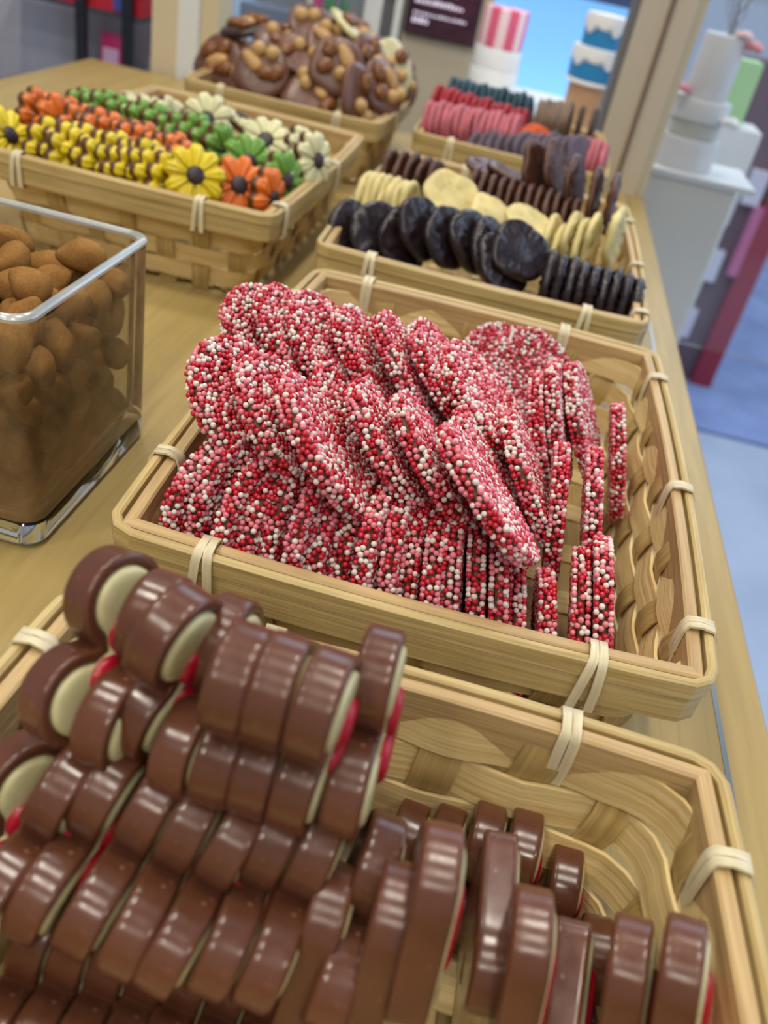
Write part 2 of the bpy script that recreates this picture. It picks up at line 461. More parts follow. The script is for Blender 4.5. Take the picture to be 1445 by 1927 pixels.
        for k in range(12):
            for i in range(6):
                j = (i + 1) % 6; fs.append((k * 6 + i, (k + 1) * 6 + i, (k + 1) * 6 + j, k * 6 + j))
                ua, ub = u0 + 2 * L * k / 12, u0 + 2 * L * (k + 1) / 12
                uv.append([(ua, v0 + vv[i]), (ub, v0 + vv[i]), (ub, v0 + vv[i + 1]), (ua, v0 + vv[i + 1])])
        mb.add(vs, fs, 0, uv)
    mb.build('inner_rim', m_cane_rim, root)
    # bindings: two light strips wrapped round the rim
    for (tx, ty) in ties:
        lx, ly = tx - cx, ty - cy
        ds = [abs(ly + hy), abs(lx - hx), abs(ly - hy), abs(lx + hx)]; k = ds.index(min(ds))
        nn = [Vector((0, -1, 0)), Vector((1, 0, 0)), Vector((0, 1, 0)), Vector((-1, 0, 0))][k]
        tg = Vector((-nn.y, nn.x, 0)); al = lx if k in (0, 2) else ly
        al *= (tg.x + tg.y)
        hl = hx if k in (0, 2) else hy
        base = nn * ((hy if k in (0, 2) else hx) + BOW * (1 - min(1, abs(al) / hl) ** 2))
        mb = MB()
        for sgn in (-1, 1):
            prof = []
            for (o_, z, d0) in ((.004, top - .112, 1.5), (.006, top - .06, 1.25), (.005, top - .012, .95), (-.004, top + .006, .75), (-.03, top + .009, .6), (-.052, top + .004, .7), (-.058, top - .012, .8), (-.0585, top - .06, .85), (-.056, top - .114, .7), (-.03, top - .124, 1.0)):
                prof.append((o_, z, d0))
            P, An, Bn = [], [], []
            m_ = len(prof)
            for i, (o_, z, d0) in enumerate(prof):
                P.append(base + nn * o_ + tg * (al + sgn * .0112 * d0 + random.uniform(-.0008, .0008)) + UP * z)
            for i in range(m_):
                tv = (P[(i + 1) % m_] - P[i - 1]).normalized(); bn = tg.cross(tv).normalized()
                An.append(tg); Bn.append(bn)
            mb.sweep(P, An, Bn, rect_section(.017, .005), True)
        b_ = mb.build('rim_binding', m_tie, root, angle=60)
    return root
def tie(*pxy, z=-1.0): return [tuple(at(px, py, z)[:2]) for px, py in pxy]
make_basket('woven bamboo basket at the front holding the heart chocolates', -.555, .548, -.50, 1.03, -1.0, tie((1075, 1345), (1385, 1625), (40, 1200)) + [(-.2, 1.03)])
make_basket('woven bamboo basket of red and pink sprinkled chocolate discs', -.574, .562, 1.187, 2.72, -1.0,
            tie((385, 1040), (1125, 1240), (697, 525), (1062, 640), (1240, 712), (1280, 918), (1320, 1180), (300, 850), (425, 682), (545, 552)))
make_basket('deep woven basket of coloured flower chocolates at the left', -1.985, -.83, 3.09, 4.73, -1.0, tie((32, 290), (362, 385), (560, 395), (640, 310), (410, 170), (230, 175)))
make_basket('woven basket of dark, ivory and milk chocolate rounds', -.635, .545, 2.93, 4.58, -1.0, tie((690, 495), (1105, 600), (1195, 420), (1205, 500), (1215, 590), (690, 360), (880, 310)))
make_basket('woven basket of pink, red and teal chocolate rounds by the window', -.645, .455, 5.10, 6.45, -1.0, tie((850, 262), (1140, 300)))
make_basket('woven basket heaped with nut and raisin mendiants', -1.965, -.823, 5.07, 6.37, -1.0, tie((408, 165), (630, 218), (745, 210)))

# ------------------------------------------------------------------ heart chocolates
def heart_outline(w, npts=72):
    r, cx = .246 * w, .246 * w; pts = []
    tip = Vector((0, -.60 * w)); c = Vector((cx, 0.0))
    d = tip - c; L = d.length; ang = math.atan2(d.y, d.x) + math.acos(r / L)    # tangent point, right side
    a0 = math.acos(max(-1.0, -cx / r))                                                    # notch angle on right circle
    raw = []
    for i in range(40): 
        a = a0 + (ang - a0) * i / 39 if ang < a0 else a0 + (ang - 2 * math.pi - a0) * i / 39
        raw.append(Vector((c.x + r * math.cos(a), c.y + r * math.sin(a))))
    raw += [raw[-1].lerp(tip, k / 8) for k in range(1, 9)]
    full = raw + [Vector((-p.x, p.y)) for p in reversed(raw[1:-1])]
    # resample evenly
    ln = [0]
    for i in range(len(full)): ln.append(ln[-1] + (full[(i + 1) % len(full)] - full[i]).length)
    out = []
    for k in range(npts):
        s = ln[-1] * k / npts; i = max(j for j in range(len(full)) if ln[j] <= s + 1e-9)
        t_ = (s - ln[i]) / max(1e-9, ln[i + 1] - ln[i]); out.append(full[i].lerp(full[(i + 1) % len(full)], t_))
    for _ in range(3):
        out = [out[i] * .5 + (out[i - 1] + out[(i + 1) % npts]) * .25 for i in range(npts)]
    return out
def inset(o, d):
    n = len(o); res = []
    for i in range(n):
        tv = (o[(i + 1) % n] - o[i - 1]).normalized(); res.append(o[i] + Vector((-tv.y, tv.x)) * (-d))
    return res
def area2(o): return sum(o[i].x * o[(i + 1) % len(o)].y - o[(i + 1) % len(o)].x * o[i].y for i in range(len(o)))
HW, HT = .275, .050
def prism(mb, o, prof, mat=0):
    if area2(o) < 0: o = list(reversed(o))
    rings = [[(p.x, p.y, z) for p in inset(o, -d)] for d, z in prof]
    mb.layers(rings, mat)
def make_heart():
    root = thing('heart_chocolate', 'x', 'chocolate')
    o = heart_outline(HW)
    h = HT / 2
    mb = MB(); prism(mb, o, [(.03, -h), (.009, -h), (.0035, -h + .0012), (.0008, -h + .004), (0, -h + .008), (0, -h + .013), (0, h - .010), (0, h - .006), (.0008, h - .003), (.003, h - .0008), (.006, h), (.012, h), (.016, h - .001), (.018, h - .006)])
    mb.build('milk_chocolate_shell', m_milk, root, angle=60)
    mb = MB(); prism(mb, o, [(.018, h - .008), (.0185, h), (.021, h + .0035), (.026, h + .0055), (.036, h + .0065), (.05, h + .007)])
    mb.build('white_chocolate_layer', m_white, root, angle=60)
    o2 = [p * .47 + Vector((0, -.018)) for p in o]
    mb = MB(); prism(mb, o2, [(0, h + .004), (.001, h + .010), (.006, h + .0145), (.014, h + .0165), (.024, h + .017)])
    mb.build('red_heart_inlay', m_redfill, root, angle=60)
    return root
heart = make_heart()
GH = 'heart chocolates in the front basket'
def hearts(lst, lab):
    for i, (p, n, ang) in enumerate(lst):
        a = math.radians(ang); d = (0.0, -math.cos(a), math.sin(a))
        instance(heart, p, n, d, lab(i, len(lst)), GH)
# p is the centre; the notch sits ~.17 HW from the centre along d
def heart_at(px, py, z, n, ang):
    q = at(px, py, z); a = math.radians(ang); nv = Vector(n).normalized()
    d = Vector((0, -math.cos(a), math.sin(a))); d = (d - nv * d.dot(nv)).normalized()
    c = Vector(q) - d * (.17 * HW)
    return (tuple(c), n, ang)
def heart_u(px, py, z, n, ang):      # by the middle of the upper lobe
    q = at(px, py, z); a = math.radians(ang); nv = Vector(n).normalized()
    d = Vector((0, -math.cos(a), math.sin(a))); d = (d - nv * d.dot(nv)).normalized(); x = d.cross(nv)
    return (tuple(Vector(q) - x * (.24 * HW)), n, ang)
upper = [heart_at(126, 1200, -.82, (1, -.44, .30), 45), heart_at(228, 1256, -.83, (1, -.16, .03), 45), heart_u(325, 1200, -.77, (1, -.30, -.12), 2), heart_at(366, 1310, -.83, (1, -.14, .04), 42),
         heart_u(446, 1280, -.76, (1, -.03, -.03), 0), heart_u(520, 1300, -.76, (1, -.02, -.03), 0), heart_u(602, 1328, -.76, (1, -.07, -.03), 0), heart_at(676, 1384, -.82, (1, -.02, .04), 40)]
hearts(upper, lambda i, n: f'milk chocolate heart with white and red face, {nth(i, n)} in the top row')
lower = [heart_at(-66, 1535, -1.04, (1, -.66, .26), 50), heart_at(48, 1580, -1.0, (1, -.16, -.22), 54), heart_at(131, 1584, -1.0, (1, -.12, -.24), 52), heart_at(228, 1612, -1.0, (1, -.10, -.24), 52), heart_at(306, 1648, -1.0, (1, -.05, -.24), 52), heart_at(383, 1680, -1.0, (1, -.12, -.24), 52),
         heart_at(470, 1682, -1.0, (1, -.02, -.22), 52), heart_at(552, 1702, -1.0, (1, -.04, -.18), 52), heart_at(672, 1738, -1.02, (1, -.02, -.12), 52)]
hearts(lower, lambda i, n: f'milk chocolate heart, {nth(i, n)} in the long middle row under the top row')
GH2 = GH
def heart_c(px, py, Y, n, ang, label):       # by the middle of the edge facing us
    q = onY(px, py, Y); a = math.radians(ang); d = (0.0, -math.cos(a), math.sin(a))
    instance(heart, tuple(q), n, d, label, GH)
for i, (px, py, Y, n, a) in enumerate([(606, 1720, .66, (1, -.0, -.06), 150), (728, 1720, .655, (1, .0, .0), 148), (806, 1665, .66, (1, .03, .04), 152), (910, 1785, .70, (1, .02, .08), -42), (980, 1775, .67, (1, .0, .12), 150)]):
    heart_c(px, py, Y, n, a, f'milk chocolate heart on edge, {nth(i, 5)} of five before the low back row')
for i, (px, py, n) in enumerate([(690, 1655, (1, -.1, 0)), (740, 1640, (1, -.16, 0)), (806, 1650, (1, -.18, 0)), (885, 1650, (1, -.10, .02)), (960, 1665, (1, -.07, .06)), (1040, 1725, (1, -.06, .10))]):
    heart_c(px, py, .90, n, 20, f'milk chocolate heart, {nth(i, 6)} in the low back row')
for i, (px, py, Y, n, a) in enumerate([(1052, 1915, .68, (1, -.1, .2), -70), (1108, 1880, .80, (1, -.05, .2), 30), (1180, 1828, .70, (1, -.18, .26), 150), (1278, 1830, .69, (1, -.22, .28), 148)]):
    heart_c(px, py, Y, n, a, f'milk chocolate heart by the right basket wall, {nth(i, 4)} of the last four')
for i, (px, py) in enumerate([(0, 2010), (88, 2020), (170, 2040), (255, 2060)]):
    heart_c(px, py, .48, (1, -.1, -.15), 30, f'dark shadowed milk chocolate heart, {nth(i, 4)} of the row along the bottom edge')

for i in range(7):
    instance(heart, (-.43 + i * .066, .885, -1.185), (1, -.03, .0), (0, -.9, .43), f'milk chocolate heart underneath the top row, {nth(i, 7)}', GH)
for i in range(8):
    q = heart_at(20 + i * 78, 1850 + i * 14, -1.20, (1, -.05, -.1), 62)
    instance(heart, q[0], q[1], (0, -math.cos(1.08), math.sin(1.08)), f'milk chocolate heart underneath the long middle row, {nth(i, 8)}', GH)

# ------------------------------------------------------------------ sprinkled discs
def wobble(seed, amp, n=5):
    r = random.Random(seed); cs = [(k, r.uniform(-1, 1) * amp / k ** .5, r.uniform(0, 6.28)) for k in range(2, 2 + n)]
    return lambda a: 1 + sum(c * math.cos(k * a + p) for k, c, p in cs)
def disc_outline(rad, seed, amp, n=48):
    w = wobble(seed, amp)
    return [Vector((rad * w(2 * math.pi * i / n) * math.cos(2 * math.pi * i / n), rad * w(2 * math.pi * i / n) * math.sin(2 * math.pi * i / n))) for i in range(n)]
def slab_prof(th, b):
    h = th / 2
    return [(b * 1.6, -h), (b * .5, -h + b * .25), (0, -h + b), (0, h - b), (b * .5, h - b * .25), (b * 1.6, h)]
def ico(sub):
    import bmesh
    bm = bmesh.new(); bmesh.ops.create_icosphere(bm, subdivisions=sub, radius=1.0)
    v = np.array([p.co[:] for p in bm.verts]); f = np.array([[q.index for q in p.verts] for p in bm.faces]); bm.free(); return v, f
SD, STH, SPR = .156, .018, .0118
def make_sprinkled(seed, ico_data=ico(2)):
    root = thing('sprinkled_chocolate_disc', 'x', 'chocolate')
    o = disc_outline(SD - SPR * .4, seed, .022); mb = MB(); prism(mb, o, slab_prof(STH, .011))
    mb.build('chocolate_disc', m_milk_rough, root)
    w = wobble(seed, .022); r = random.Random(seed + 50)
    bare = [(r.uniform(0, 6.28), r.uniform(.55, 1.0), r.uniform(.02, .045)) for _ in range(3)]
    pts = []; cell = SPR; grid = {}
    def ok(p, dmin):
        k = tuple(int(math.floor(c / cell)) for c in p)
        for i in (-1, 0, 1):
            for j in (-1, 0, 1):
                for l in (-1, 0, 1):
                    for q in grid.get((k[0] + i, k[1] + j, k[2] + l), ()):
                        if (p[0] - q[0]) ** 2 + (p[1] - q[1]) ** 2 + (p[2] - q[2]) ** 2 < dmin * dmin: return False
        grid.setdefault(k, []).append(p); pts.append(p); return True
    for side in (1, -1):
        for _ in range(9000):
            a = r.uniform(0, 6.2832); q = SD * math.sqrt(r.random()) * w(a); x, y = q * math.cos(a), q * math.sin(a)
            if any((x - SD * b[1] * math.cos(b[0])) ** 2 + (y - SD * b[1] * math.sin(b[0])) ** 2 < b[2] ** 2 for b in bare[:2] if side > 0) and r.random() < .8: continue
            ok((x, y, side * (STH / 2 + SPR * .28 + r.random() * .002)), SPR * .80)
    for _ in range(6000):
        a = r.uniform(0, 6.2832); z = r.uniform(-STH / 2, STH / 2); q = (SD + SPR * .05 - .007 * (abs(z) / STH * 2) ** 3) * w(a)
        if abs(a - bare[2][0]) < .35 and abs(z) < .01 and r.random() < .75: continue
        ok((q * math.cos(a), q * math.sin(a), z), SPR * .80)
    P = np.array(pts); n = len(P); iv, f_ = ico_data; rs = SPR / 2 * np.random.default_rng(seed).uniform(.9, 1.08, n)
    V = (P[:, None, :] + iv[None] * rs[:, None, None]).reshape(-1, 3) * S
    Fc = (f_[None] + (np.arange(n) * len(iv))[:, None, None]).reshape(-1, 3)
    me = bpy.data.meshes.new('sprinkles'); me.vertices.add(len(V)); me.vertices.foreach_set('co', V.ravel())
    me.loops.add(Fc.size); me.loops.foreach_set('vertex_index', Fc.ravel().astype(np.int32)); me.polygons.add(len(Fc))
    me.polygons.foreach_set('loop_start', np.arange(0, Fc.size, 3, dtype=np.int32)); me.polygons.foreach_set('loop_total', np.full(len(Fc), 3, np.int32))
    ci = np.random.default_rng(seed + 9).choice(3, n, p=[.40, .31, .29]); me.polygons.foreach_set('material_index', np.repeat(ci, len(f_)).astype(np.int32))
    me.polygons.foreach_set('use_smooth', np.ones(len(Fc), bool))
    for m in m_spr: me.materials.append(m)
    me.update(calc_edges=True); me.validate()
    tag(link('sprinkles', me, root), None, None, None, 'stuff')
    return root
spr = [make_sprinkled(s_) for s_ in (3, 14, 25, 36)]
GS = 'sprinkled chocolate discs'
cnt = [0]
def sdisc(p, n, label, spin=None):
    k = cnt[0] % 4; cnt[0] += 1
    a = random.uniform(0, 6.28) if spin is None else spin
    nv = Vector(n).normalized(); u = nv.orthogonal().normalized(); v = nv.cross(u)
    instance(spr[k], p, n, u * math.cos(a) + v * math.sin(a), label, GS)
# front row, standing
fr_px = [345, 392, 438, 484, 528, 570, 612, 655, 698, 742, 780, 818, 857, 900, 946]
for i, px in enumerate(fr_px):
    t_ = i / 14; Y = 1.41 + .02 * math.sin(i * 2.1); z = -1.06 - .03 * t_ + .014 * math.sin(i * 1.7)
    X = atX(px + 50 - 44 * t_, Y - .05, z + .08)
    sdisc((X, Y, z), (1, -.34 + .44 * t_ + .03 * math.sin(i * 3.1), .04 + .2 * t_), f'red, pink and white sprinkled disc, {nth(i, 15)} of the standing front row')
for row, (Y, x0, w_) in enumerate(((1.74, -.40, 'middle'), (2.14, -.40, 'back'))):
    for i in range(10):
        sdisc((x0 + i * .068, Y, -1.192), (1, .0, .06), f'sprinkled disc standing underneath the {w_} row, {nth(i, 10)}')
# short front ones at the right end
for i, px in enumerate([862, 936, 984, 1042]):
    Y = 1.415; z = -1.195; X = atX(px, 1.30, -1.1)
    sdisc((X, Y, z), (1, .06, .22), f'sprinkled disc sunk low behind the front rim, {nth(i, 4)} of four')
for i, (px, Y, z, n, w_) in enumerate([(1088, 1.43, -1.13, (1, .0, .26), 'on end, just left of the right front corner disc'), (1130, 1.43, -1.09, (1, .0, .28), 'nearest the right front corner, on end'), (1112, 1.68, -1.03, (1, .0, .26), 'tall on end behind the right front corner disc'), (1045, 1.72, -1.06, (1, .0, .2), 'on end behind the four low ones'), (1160, 2.14, -1.12, (1, .0, .30), 'standing alone against the right wall')]):
    sdisc((atX(px, Y - .02, z), Y, z), n, 'red and pink sprinkled disc, ' + w_)
# middle row, shingled towards the left
mid = [(470, 766, -.89, (.66, -.06, .72)), (545, 798, -.885, (.71, .10, .68)), (616, 842, -.875, (.73, .24, .66)), (676, 800, -.96, (.70, .0, .7)), (740, 845, -.90, (.72, .22, .68)), (822, 872, -.89, (.72, .22, .68)), (918, 930, -.872, (.68, .24, .72)), (925, 890, -.97, (.74, .1, .64)), (1000, 905, -1.0, (.8, .1, .56))]
for i, (px, py, z, n) in enumerate(mid):
    sdisc(tuple(at(px, py, z)), n, f'sprinkled disc leaning left, {nth(i, len(mid))} of the shingled middle row')
# back row
bk = [(515, 652, -.91, (.66, -.12, .70)), (566, 650, -.89, (.72, .08, .68)), (630, 664, -.885, (.68, .0, .72)), (705, 690, -.90, (.72, .1, .66)), (775, 700, -.89, (.74, .15, .66)), (845, 715, -.885, (.70, .1, .7)), (915, 755, -.90, (.62, .02, .76))]
for i, (px, py, z, n) in enumerate(bk):
    sdisc(tuple(at(px, py, z)), n, f'sprinkled disc leaning left, {nth(i, len(bk))} of the shingled back row')
for i, (px, py, Y, n, w_) in enumerate([(955, 700, 2.45, (.45, -.45, .75), 'with a bare brown patch, tipped back at the rear'), (1005, 715, 2.38, (.5, -.5, .7), 'leaning back beside the bare patched one'), (1022, 815, 2.02, (.9, -.02, .38), 'first of three upright at the right of the back row'), (1052, 795, 2.06, (.9, -.02, .38), 'second of three upright at the right of the back row'), (1098, 795, 2.12, (.84, -.04, .48), 'third of three upright at the right of the back row')]):
    sdisc(tuple(onY(px, py, Y)), n, 'sprinkled disc ' + w_)

# ------------------------------------------------------------------ glass cube of cocoa almonds
VX0, VX1, VY0, VY1, VZ0, VZ1 = -1.455, -.868, 1.475, 2.095, -H + .003, -.795
vx, vy = (VX0 + VX1) / 2, (VY0 + VY1) / 2; hx, hy = (VX1 - VX0) / 2, (VY1 - VY0) / 2; vh = VZ1 - VZ0
vase = thing('glass_cube_vase', 'square clear glass vase filled with cocoa dusted almonds', 'vase', W(vx, vy, VZ0))
def rring(hx, hy, r, z, per=6):
    out = []
    for (cx, cy, a0) in ((hx - r, hy - r, 0), (-hx + r, hy - r, 90), (-hx + r, -hy + r, 180), (hx - r, -hy + r, 270)):
        for k in range(per + 1):
            a = math.radians(a0 + 90 * k / per); out.append((cx + r * math.cos(a), cy + r * math.sin(a), z))
    return out
WT = .024
# walls: flat panes of each side between the rounded corners, outer skin and inner skin
mb = MB()
ring = [rring(hx - i, hy - i, r, z) for (i, r, z) in ((.0, .05, .075), (.0, .05, vh - .02))]
mb.layers(ring, 0, False, False)
mb.build('glass_walls', m_thin, vase)
mb = MB()        # thick glass foot
mb.layers([rring(hx - i, hy - i, r, z) for (i, r, z) in ((.03, .04, 0), (.008, .05, .004), (0, .05, .016), (0, .05, .066), (.004, .05, .072), (WT, .04, .074), (WT + .02, .035, .06), (WT + .05, .03, .054))])
mb.build('glass_base', m_thick, vase)
mb = MB()        # rounded lip
sec = [(.0, vh - .014), (-.002, vh - .006), (.002, vh), (.009, vh + .003), (.016, vh), (.02, vh - .006), (.018, vh - .014)]
rings = [rring(hx - i, hy - i, .05 - i * .5, z) for i, z in sec]
mb.layers(rings + [rings[0]], 0, False, False)
mb.build('glass_rim', m_lip, vase)
mb = MB()        # inner skin of the walls
mb.layers([rring(hx - WT, hy - WT, .034, z) for z in (.078, vh - .015)], 0, False, False)
mb.build('glass_inner_walls', m_edge, vase)
def make_almond(seed):
    r = random.Random(seed); ph = [r.uniform(0, 6.28) for _ in range(6)]
    def fn(p):
        x, y, z = p; k = 1 - .22 * z - .10 * z * z
        b = 1 + .035 * math.sin(3 * x + ph[0]) * math.sin(3 * y + ph[1]) + .03 * math.sin(5 * z + ph[2] + 2 * x) + .02 * math.sin(7 * y + ph[3])
        return (x * k * b, y * k * b, z * b)
    mb = MB(); mb.blob(.044, .039, .058, fn, 28, 18)
    return mb.mesh('cocoa_almond', m_cocoa, 180)
alm = [make_almond(k) for k in (1, 2, 3, 4)]
# settle by simple relaxation of spheres in the box
NA = 165; ra = .0495
ix, iy = hx - WT - .006, hy - WT - .006; zf0 = .062; ztop = vh
Pp = np.column_stack([rng.uniform(-ix + ra, ix - ra, NA), rng.uniform(-iy + ra, iy - ra, NA), rng.uniform(zf0 + ra, vh * 1.5, NA)])
rad = ra * rng.uniform(.9, 1.1, NA)
for it in range(700):
    Pp[:, 2] -= .0022 if it < 560 else .0006
    for _ in range(3):
        d = Pp[:, None] - Pp[None]; L = np.sqrt((d ** 2).sum(-1)) + np.eye(NA); ov = (rad[:, None] + rad[None]) - L; np.fill_diagonal(ov, 0)
        ov = np.clip(ov, 0, None); Pp += (d / L[..., None] * ov[..., None] * .35).sum(1)
        Pp[:, 0] = np.clip(Pp[:, 0], -ix + rad, ix - rad); Pp[:, 1] = np.clip(Pp[:, 1], -iy + rad, iy - rad); Pp[:, 2] = np.maximum(Pp[:, 2], zf0 + rad)
tops = Pp[:, 2] > np.sort(Pp[:, 2])[-32]
for i in range(NA):
    o = link('cocoa_almond', alm[i % 4], None, W(vx + Pp[i, 0], vy + Pp[i, 1], VZ0 + Pp[i, 2]))
    o.rotation_euler = (random.uniform(0, 6.28), random.uniform(0, 6.28), random.uniform(0, 6.28)); k = rad[i] / ra; o.scale = (k, k, k)
    if tops[i]: tag(o, 'cocoa dusted almond on top of the heap in the glass vase', 'almond', 'almonds on top of the vase heap')
    elif Pp[i, 0] > ix - .11: tag(o, 'cocoa dusted almond against the right pane of the glass vase', 'almond', 'almonds against the right pane')
    elif Pp[i, 1] < -iy + .11: tag(o, 'cocoa dusted almond against the near pane of the glass vase', 'almond', 'almonds against the near pane')
    else: tag(o, 'cocoa dusted almond deep inside the filled glass vase', 'almond', 'almonds deep in the vase')

# ------------------------------------------------------------------ flower chocolates
FR = .118
def make_flower(col, npet=9):
    root = thing('flower_chocolate', 'x', 'chocolate')
    def out(rad, dep):
        return [Vector((rad * (1 - dep * abs(math.cos(npet * a / 2)) ** 5) * math.cos(a), rad * (1 - dep * abs(math.cos(npet * a / 2)) ** 5) * math.sin(a))) for a in [2 * math.pi * i / 132 for i in range(132)]]
    o = out(FR, .19); mb = MB(); prism(mb, o, [(.018, -.034), (.006, -.032), (.001, -.026), (.001, -.006), (.004, .0)])
    mb.build('chocolate_base', m_flback, root, angle=50)
    mb = MB(); nr, na = 9, 132; vs = []; fs = []
    for k in range(nr + 1):
        q = k / nr
        for i in range(na):
            a = 2 * math.pi * i / na; c = abs(math.cos(npet * a / 2)); ridge = 1 - c ** 4
            rr = min(1, q * 1.08) * FR * (1 - .24 * c ** 5 * (q ** 3))
            z = .004 + .023 * (1 - (q - .45) ** 2 * 1.2) * (.55 + .45 * (1 - c ** 6)) + .0025 * math.cos(npet * a * 3) * q
            if k == nr - 1: z *= .62
            if k == nr: z = -.002
            vs.append((rr * math.cos(a), rr * math.sin(a), z))
    for k in range(nr):
        for i in range(na):
            j = (i + 1) % na; fs.append((k * na + i, k * na + j, (k + 1) * na + j, (k + 1) * na + i)[::-1])
    mb.add(vs, fs); mb.build('petals', m_pet[col], root, angle=80)
    mb = MB(); mb.blob(.034, .034, .012, None, 20, 10, 0, (0, 0, .027)); mb.build('flower_centre', m_ctr, root, angle=180)
    return root
fl = {c: make_flower(c) for c in ('yellow', 'orange', 'green', 'white')}
def flower(c, p, n, label, spin=None):
    a = random.uniform(0, 6.28) if spin is None else spin
    nv = Vector(n).normalized(); u = nv.orthogonal().normalized(); v = nv.cross(u)
    instance(fl[c], p, n, u * math.cos(a) + v * math.sin(a), label, 'flower chocolates in the left basket')
def frow(c, xy0, xy1, Y0, Y1, n, nrm, rowname, jit=.0):
    for i in range(n):
        t_ = i / max(1, n - 1); px = xy0[0] + (xy1[0] - xy0[0]) * t_; py = xy0[1] + (xy1[1] - xy0[1]) * t_; Y = Y0 + (Y1 - Y0) * t_
        p = onY(px, py, Y); p = (p[0], p[1] + .012 * math.sin(i * 2.3), p[2] + .012 * math.sin(i * 1.9 + Y0))
        flower(c, tuple(p), (nrm[0] + random.uniform(-.06, .06), nrm[1] + random.uniform(-.08, .08), nrm[2] + random.uniform(-.05, .05)), f'{c} flower chocolate, {nth(i, n)} of the edgewise {rowname}')
frow('yellow', (95, 280), (312, 338), 3.25, 3.25, 12, (1, -.25, .0), 'yellow row')
flower('yellow', tuple(onY(12, 258, 3.25)), (.85, -.2, .5), 'yellow flower chocolate facing out at the far left end of its row')
flower('yellow', tuple(onY(366, 332, 3.22)), (.42, -.78, .45), 'yellow flower chocolate with dark centre facing out at the right end', .3)
frow('orange', (150, 250), (345, 318), 3.50, 3.46, 11, (1, -.3, .0), 'orange row')
flower('orange', tuple(onY(72, 222, 3.55)), (1, -.1, .1), 'orange flower chocolate on edge at the left end behind the yellow row')
flower('orange', tuple(onY(118, 233, 3.50)), (.75, -.6, .3), 'orange flower chocolate turned half towards us near the left end')
flower('orange', tuple(onY(448, 350, 3.36)), (.42, -.78, .45), 'orange flower chocolate with dark centre facing out at the right end', .1)
flower('orange', tuple(onY(505, 372, 3.42)), (1, -.2, .1), 'orange flower chocolate on edge against the right basket wall')
frow('green', (158, 215), (415, 285), 3.85, 3.68, 12, (1, -.35, .15), 'green row')
flower('green', tuple(onY(466, 308, 3.60)), (.45, -.76, .48), 'green flower chocolate with dark centre facing out at the right end')
flower('green', tuple(onY(532, 340, 3.55)), (.9, -.4, .2), 'green flower chocolate half turned beside the right basket wall')
flower('white', tuple(onY(390, 226, 3.95)), (.15, -.88, .42), 'large cream flower chocolate facing out, upper of the two with dark centres')
flower('white', tuple(onY(500, 268, 3.82)), (.15, -.68, .68), 'large cream flower chocolate tipped up, lower of the two with dark centres')
flower('white', tuple(onY(590, 302, 3.75)), (.92, -.34, .25), 'cream flower chocolate half turned beside the right basket wall')
flower('white', tuple(onY(318, 232, 4.05)), (1, -.2, .2), 'cream flower chocolate on edge just left of the big upper cream one')
for i, (px, py, Y, n) in enumerate([(262, 222, 4.15, (.3, -.7, .6)), (300, 200, 4.35, (-.2, .3, 1)), (450, 228, 4.2, (.3, .2, 1)), (545, 262, 4.05, (.2, .1, 1)), (285, 232, 4.0, (.9, -.3, .3)), (565, 290, 3.9, (1, -.2, .2))]):
    flower('white', tuple(onY(px, py, Y)), n, f'cream flower chocolate tumbled at the back, {nth(i, 6, "")} of six'.replace(' of', ' of').replace('  ', ' '))

# ------------------------------------------------------------------ rounds in the two right-hand baskets
def make_round(name, mat, rad, th, seed, amp=.05, rough=.0):
    o = disc_outline(rad, seed, amp, 40); mb = MB()
    if area2(o) < 0: o.reverse()
    r = random.Random(seed); h = th / 2; rings = []
    for d, z in [(rad * .55, -h), (rad * .25, -h), (th * .5, -h), (th * .15, -h * .7), (0, 0), (th * .15, h * .7), (th * .5, h), (rad * .25, h), (rad * .55, h)]:
        rings.append([(p.x * (1 - d / rad), p.y * (1 - d / rad), z + (r.uniform(-1, 1) * rough * th if abs(z) == h else 0)) for p in o])
    mb.layers(rings)
    return mb.mesh(name, mat, 70)
def mround(name, me, p, n, label, group, cat='chocolate'):
    k = random.choice(me) if isinstance(me, list) else me
    o = link(name, k); a = random.uniform(0, 6.28)
    nv = Vector(n).normalized(); u = nv.orthogonal().normalized(); v = nv.cross(u)
    place(o, p, n, u * math.cos(a) + v * math.sin(a)); tag(o, label, cat, group)
dk = [make_round('dark_chocolate_round', m_dark, .122, .036, s_, .07, .30) for s_ in (1, 2)]
iv = [make_round('ivory_chocolate_round', m_ivory, .125, .030, s_, .09, .26) for s_ in (3, 4)]
mk = [make_round('milk_chocolate_round', m_milkthin, .125, .026, s_, .08, .26) for s_ in (5, 6)]
GR = 'rounds in the right middle basket'
for i, (px, py, Y, n) in enumerate([(668, 440, 3.24, (.66, -.56, .5)), (712, 440, 3.22, (.5, -.66, .56)), (758, 455, 3.24, (.7, -.5, .5)), (795, 430, 3.25, (.74, -.45, .5)), (843, 448, 3.25, (.74, -.45, .5)), (888, 455, 3.27, (.72, -.45, .52)), (925, 472, 3.27, (.70, -.42, .56)), (945, 500, 3.22, (.6, -.45, .66)), (978, 473, 3.25, (.42, -.62, .66))]):
    mround('dark_chocolate_round', dk, tuple(onY(px, py, Y)), n, f'dark chocolate round leaning left, {nth(i, 9)} of the shingled front row', GR)
for i in range(9):
    px = 1030 + i * 20; mround('dark_chocolate_round', dk, tuple(onY(px, 535 + i * 6, 3.26)), (1, -.12 + .02 * (i % 3), .08), f'dark chocolate round on edge, {nth(i, 9)} of the upright front right run', GR)
for i in range(7):
    mround('ivory_chocolate_round', iv, tuple(onY(690 + i * 13, 382 + i * 3, 3.62)), (1, -.2, .12), f'ivory chocolate round on edge, {nth(i, 7)} of the small run at the left', GR)
